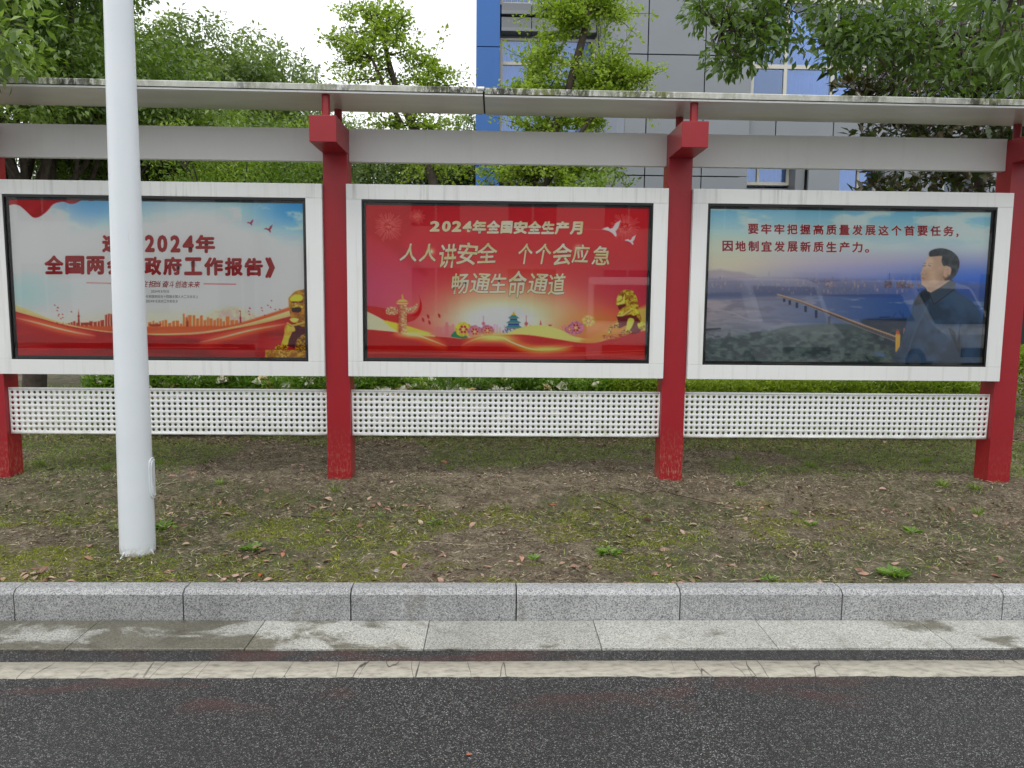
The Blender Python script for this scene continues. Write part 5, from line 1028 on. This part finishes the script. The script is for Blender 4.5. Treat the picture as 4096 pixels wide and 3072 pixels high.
leafy('magnolia_tree', (6.6, 10, .15), 'dark magnolia with large glossy leaves rising behind the right display case', magC, 7, .15, .165, .42, mMag, 70,
      [([(6.6, 10, 0), (6.5, 10, 1.6), (6.4, 9.9, 3.2), (6.2, 9.9, 4.6)], .11, .04), ([(6.5, 10, 2), (5.8, 9.9, 2.9), (4.9, 9.8, 3.4)], .05, .015), ([(6.4, 9.9, 3.0), (5.7, 9.9, 4.0), (4.8, 9.9, 4.5)], .05, .012), ([(6.5, 10, 2.4), (7.2, 10.1, 3.4), (7.6, 10.2, 4.4)], .05, .015)], 170)
# street camphor whose boughs hang in from the right, its trunk beyond the frame
rc = [(3050, -120, 3700, 150, 2.6), (2780, -60, 3080, 90, 1.1), (2900, 60, 3100, 200, .7), (2840, 190, 2990, 275, .55), (3080, 120, 3350, 200, .3), (3300, 60, 3560, 250, 1.4), (3560, 0, 4200, 300, 3.0), (3560, 150, 4096, 370, 2.2), (2960, 120, 3080, 230, .4)]
bC = pxcloud(460, 7.6, .7, rc, g); cC = pxcloud(42, 4.9, .6, [(3560, -150, 4200, 60, 2), (3780, 30, 4150, 170, 1.4), (3980, 120, 4200, 260, .6)], g)
leafy('camphor_tree', (6.6, 5.6, .15), 'camphor tree at the right whose leafy boughs hang in over the canopy', np.concatenate([bC, cC]), 15, .17, .098, .44, mCam, 71,
      [([(6.6, 5.6, 0), (6.5, 5.7, 2), (6.2, 6.0, 4.2)], .16, .10), ([(6.2, 6, 4.2), (5.2, 6.9, 5.1), (4.0, 7.5, 5.3), (2.9, 7.6, 4.9), (2.2, 7.6, 4.5)], .07, .012), ([(6.2, 6, 4.0), (5.4, 7, 4.4), (4.4, 7.6, 4.5), (3.3, 7.6, 4.4)], .05, .01), ([(6.4, 5.7, 3.4), (5.2, 5.2, 4.0), (3.9, 4.9, 4.0), (3.3, 4.9, 3.9)], .05, .01)], 220, droop=.6, tm=.42)
lC = pxcloud(60, 5.6, .5, [(-200, -150, 130, 120, 1.6), (-200, 100, 120, 240, 1.2), (-300, 200, 60, 300, .7)], g)
leafy('camphor_tree', (-6.2, 4.9, .15), 'camphor tree at the left whose nearest boughs dip in at the corner', lC, 15, .16, .098, .44, mCam, 72,
      [([(-6.2, 4.9, 0), (-6.1, 5, 2.2), (-5.9, 5.2, 3.8)], .15, .09), ([(-5.9, 5.2, 3.6), (-5, 5.5, 4.1), (-4.2, 5.6, 4.1), (-3.7, 5.6, 3.9)], .05, .01)], 90, droop=.6)
# ================================================================== BUILDING BEHIND
def cladding(name, c):
    k = M_(name); oi = k.n('ObjectInfo'); v = k.math('ADD', k.math('MULTIPLY', oi.outputs['Random'], .06), .97); mm = k.n('VectorMath', operation='SCALE'); k.l(k.ramp(k.noise(.8, 3), [(.3, np.array(c) * .95), (.7, np.array(c) * 1.04)]), mm.inputs[0]); k.l(v, mm.inputs['Scale']); k.base(mm.outputs[0]); k.rough(.38); k.b.inputs['Specular IOR Level'].default_value = .5
    k.bump(k.noise(.9, 2), .12, .05); return k.m
mGrey = cladding('grey_cladding', (.205, .225, .25)); mDGrey = cladding('dark_grey_cladding', (.17, .185, .20)); mBlue = cladding('blue_cladding', (.022, .13, .42)); mLitGrey = cladding('lit_grey_cladding', (.34, .36, .385))  # last one: side wall's brighter light put into a paler grey
mFrame = simple('window_frame_paint', (.52, .51, .45), .45)
def pane_mat():
    k = M_('window_glass'); k.t.nodes.remove(k.b); tr = k.n('BsdfTransparent'); tr.inputs[0].default_value = (.58, .74, 1, 1); gl = k.n('BsdfGlossy'); gl.inputs['Roughness'].default_value = .01; gl.inputs[0].default_value = (.75, .85, 1, 1); fr = k.n('Fresnel'); fr.inputs[0].default_value = 2.1
    ms = k.n('MixShader'); k.l(fr.outputs[0], ms.inputs[0]); k.l(tr.outputs[0], ms.inputs[1]); k.l(gl.outputs[0], ms.inputs[2]); k.l(ms.outputs[0], k.t.nodes['Material Output'].inputs[0]); return k.m
mPane = pane_mat(); mCurt = simple('curtain_cloth', (.82, .84, .86), .9); mRoom = simple('room_lining', (.22, .24, .26), .9); mCable = simple('black_cable', (.03, .03, .03), .6)
bld = tag(empty('office_building', (0, 17, 0)), 'grey clad office building with a bright blue corner strip and wide windows', 'building'); B0 = np.array([0, 17, 0])
def bpart(name, c, mat, parent=bld, bevel=.006, p0=B0):
    return sbox(name, *c, mat, parent, bevel, p0)
core = bpart('core_wall', (2.95, 5.0, 17.1, 30, 0, 14), mDark, bevel=0); bpart('core_wall', (-.5, .1, 22.08, 30, 0, 14), mDark, bevel=0); bpart('core_wall', (.1, 2.95, 24.5, 30, 0, 14), mDark, bevel=0); bpart('core_wall', (5.0, 16, 19.2, 30, 0, 14), mDark, bevel=0)
gp = .012
def clad(x0, x1, y, zs, mat, d=.08, nm='cladding_panel'):
    for a, b in zip(zs, zs[1:]): bpart(nm, (x0 + gp, x1 - gp, y, y + d, a + gp, b - gp), mat)
clad(-.565, .122, 22, [0, 2.46, 5.75, 9.04, 12.3], mBlue, .1, 'blue_panel')
bpart('blue_return', (-.565, -.50, 22.11, 30, 0, 12.3), mBlue)
# left window bay
def window(x0, x1, z0, z1, y, mull, trans, curtain=True, cseed=0, rail=False, thick=.055):
    W_ = bpart('window_glazing', (x0, x1, y + .04, y + .046, z0, z1), mPane, bevel=0); q0 = np.array([x0, y + .04, z0]); g = np.random.default_rng(cseed)
    xs = [x0] + list(mull) + [x1]
    for i, xm in enumerate(xs): t = thick * (1.5 if i in (0, len(xs) - 1) else 1); sbox('mullion', xm - t / 2, xm + t / 2, y, y + .09, z0, z1, mFrame, W_, .004, q0)
    for zm, t in [(z0 + .03, .07), (z1 - .03, .07)] + [(a, .09) for a in trans]: sbox('transom', x0, x1, y + .004, y + .085, zm - t / 2, zm + t / 2, mFrame, W_, .004, q0)
    sbox('room', x0 - .05, x1 + .05, y + 1.6, y + 1.7, z0 - .5, z1 + .3, mRoom, W_, 0, q0); sbox('floor_slab', x0 - .05, x1 + .05, y + .12, y + 1.6, z0 - .2, z0 - .05, mRoom, W_, 0, q0); sbox('ceiling_slab', x0 - .05, x1 + .05, y + .12, y + 1.6, z1 + .05, z1 + .2, mRoom, W_, 0, q0)
    if curtain:
        for a, b in zip(xs, xs[1:]):
            if g.random() < .78:
                n_ = int((b - a) * 60); xx = np.linspace(a, b, n_); ph = g.uniform(0, 6); yy = y + .22 + .03 * np.sin(xx * 38 + ph + 2 * np.sin(xx * 7)) + .015 * np.sin(xx * 90); f = g.random()
                V = np.concatenate([np.stack([xx, yy, np.full(n_, z0)], 1), np.stack([xx, yy * .3 + (y + .22) * .7, np.full(n_, z1)], 1)]) - q0; i = np.arange(n_ - 1); me = np_mesh('curtain', V, np.stack([i, i + 1, i + 1 + n_, i + n_], 1)); link('curtain', me, mCurt, W_)
    if rail:
        for xx in np.arange(x0 + .1, x1, .17): sbox('rail_bar', xx, xx + .025, y + .14, y + .16, z0, z0 + .75, mCurt, W_, 0, q0)
        sbox('rail_top', x0, x1, y + .13, y + .17, z0 + .75, z0 + .80, mCurt, W_, 0, q0)
window(.15, 2.84, 5.95, 9.37, 22.25, (.93, 1.85), (8.68, 7.45), True, 3); window(.15, 2.84, 10.28, 13, 22.25, (.93, 1.85), (11.9,), True, 4, True); window(.15, 2.84, 1.6, 5.2, 22.25, (.93, 1.85), (4.4,), False, 5)
for a, b in ((.14, 1.0), (1.0, 1.93), (1.93, 2.84)):
    bpart('spandrel', (a + .01, b - .01, 22.02, 22.34, 9.93, 10.24), mDGrey); bpart('spandrel', (a + .01, b - .01, 22.02, 22.34, 9.47, 9.86), mDGrey); bpart('sill_strip', (a + .01, b - .01, 21.97, 22.019, 9.93, 10.02), mGrey); bpart('sill_strip', (a + .01, b - .01, 21.97, 22.019, 9.47, 9.56), mGrey)
    bpart('spandrel', (a + .01, b - .01, 22.02, 22.34, 5.3, 5.7), mDGrey)
# projecting bay: side wall and front panels
for k in range(5):
    y0_, y1_ = 17.12 + k * 1.02, 17.12 + (k + 1) * 1.02
    for a, b in zip([0, 2.1, 4.7, 7.3, 9.9, 12.5], [2.1, 4.7, 7.3, 9.9, 12.5]): bpart('side_panel', (2.86, 2.94, y0_ + gp, min(y1_, 22.2) - gp, a + gp, b - gp), mLitGrey)
for a, b in ((2.86, 3.335), (3.335, 4.606), (4.606, 5.655)): clad(a, b, 17.0, [0, 2.1, 4.7, 7.30, 9.9, 12.5], mGrey)
for a, b in ((5.655, 6.29), (6.29, 7.60), (7.60, 8.9), (8.9, 10.2), (10.2, 11.5), (11.5, 12.8)):
    clad(a, b, 17.14, [5.30, 6.20], mGrey); clad(a, b, 17.0, [9.6, 12.5], mGrey)
window(5.68, 12.8, 6.22, 9.58, 17.1, (6.44, 7.50, 8.46, 9.51, 10.5, 11.6), (7.12, 8.52), True, 9, thick=.075)
for a, b in ((7.02, 7.75), (9.05, 9.8), (11.1, 11.85)): clad(a, b, 17.0, [0, 2.1, 5.28], mGrey)
for a, b, mm_ in ((5.66, 6.98, (6.06,)), (7.79, 9.02, (8.4,)), (9.84, 11.06, (10.4,))):
    window(a, b - .22, 3.4 if a > 6 else 4.61, 5.26, 17.5, mm_, (), True, int(a * 3)); clad(a, b, 17.52, [0, 2.1, 4.55] if a < 6 else [0, 2.1, 3.35], mDGrey); bpart('reveal', (b - .2, b + .01, 17.12, 17.8, 0, 5.28), mDGrey)
for k in range(4):
    bm = bmesh.new(); pts = [(0 + .03 * math.sin(z * 1.7 + k), 0, z) for z in np.arange(2, 12.6, .5)]; tube(bm, pts, .012, 5); o = bm_obj('cable', bm, mCable, bld); o.location = (2.835 - B0[0], 21.6 - k * .16 - B0[1], 0)
# ================================================================== ACROSS THE ROAD (seen mirrored in the display glass)
mConc = simple('pale_render', (.55, .55, .53), .8); mPave = simple('concrete_paving', (.26, .26, .25), .85)
bm = bmesh.new(); box(bm, -60, 60, -14, -4.15, -.2, .14); tag(bm_obj('far_pavement', bm, mPave), kind='structure'); boxo('far_kerb', (-60, 60, -4.14, -4.0, -.1, .15), mKerb)['kind'] = 'structure'
ob = tag(empty('office_building', (4, -20, 0)), 'pale rendered block across the road, mirrored faintly in the poster glass', 'building'); O2 = np.array([4, -20, 0])
sbox('wall', -22, 30, -32, -20.0, 0, 9, mConc, ob, 0, O2)
mWin2 = simple('dark_window_glass', (.06, .08, .10), .12)
for fl in range(2):
    for k in range(12):
        x0 = -20 + k * 4.1; w2 = sbox('window', x0, x0 + 2.2, -20.06, -20.01, 1.2 + fl * 3.8, 3.4 + fl * 3.8, mFrame, ob, 0, O2); q0 = np.array([x0, -20.06, 1.2 + fl * 3.8])
        for j in (0, 1): sbox('pane', x0 + .08 + j * 1.08, x0 + 1.06 + j * 1.06, -20.005, -19.99, 1.28 + fl * 3.8, 3.32 + fl * 3.8, mWin2, w2, 0, q0)
def van(x, y, rz, label):
    v = tag(empty('parked_van', (x, y, .14)), label, 'van', 'white vans parked across the road'); bm = bmesh.new()
    prof = [(-2.6, .35), (-2.65, 1.0), (-2.6, 2.25), (-2.3, 2.42), (.9, 2.42), (1.5, 2.25), (2.25, 1.25), (2.75, 1.05), (2.85, .75), (2.8, .35)]
    prism(bm, prof, -.98, .98, lambda a, b, t: (t, a, b)); b_ = bm_obj('body', bm, mVan, v, bevel=.05)
    bm = bmesh.new(); prism(bm, [(1.56, 2.16), (2.22, 1.29), (2.25, 1.33), (1.60, 2.19)], -.82, .82, lambda a, b, t: (t, a, b)); bm_obj('windscreen', bm, mWin2, v)
    for s in (-1, 1):
        bm = bmesh.new(); prism(bm, [(-2.2, 1.35), (-2.2, 2.05), (1.2, 2.05), (1.75, 1.35)], s * .975, s * .995, lambda a, b, t: (t, a, b)); bm_obj('side_window', bm, mWin2, v)
        bm = bmesh.new(); box(bm, s * .85 - .13, s * .85 + .13, 2.78, 2.84, .78, .95); bm_obj('headlight', bm, mCurt, v, bevel=.02)
        for yy in (-1.7, 1.85):
            bm = bmesh.new(); tube(bm, [(s * .78, yy, .33), (s * 1.0, yy, .33)], .33, 20); wl = bm_obj('wheel', bm, mBlack, v); bm = bmesh.new(); tube(bm, [(s * .99, yy, .33), (s * 1.01, yy, .33)], .19, 14); bm_obj('rim', bm, mBolt, wl)
    bm = bmesh.new(); box(bm, -.6, .6, 2.79, 2.86, .5, .72); bm_obj('grille', bm, mDark, v, bevel=.01); v.rotation_euler.z = rz
mVan = simple('white_van_paint', (.8, .81, .82), .2)
van(3.6, -8.5, R(8), 'white van parked nose to the road, left of the vans across the street'); van(7.2, -8.3, R(-6), 'white van parked nose to the road, middle of the vans across the street'); van(11.3, -8.6, R(-14), 'white van parked nose to the road, right of the vans across the street')
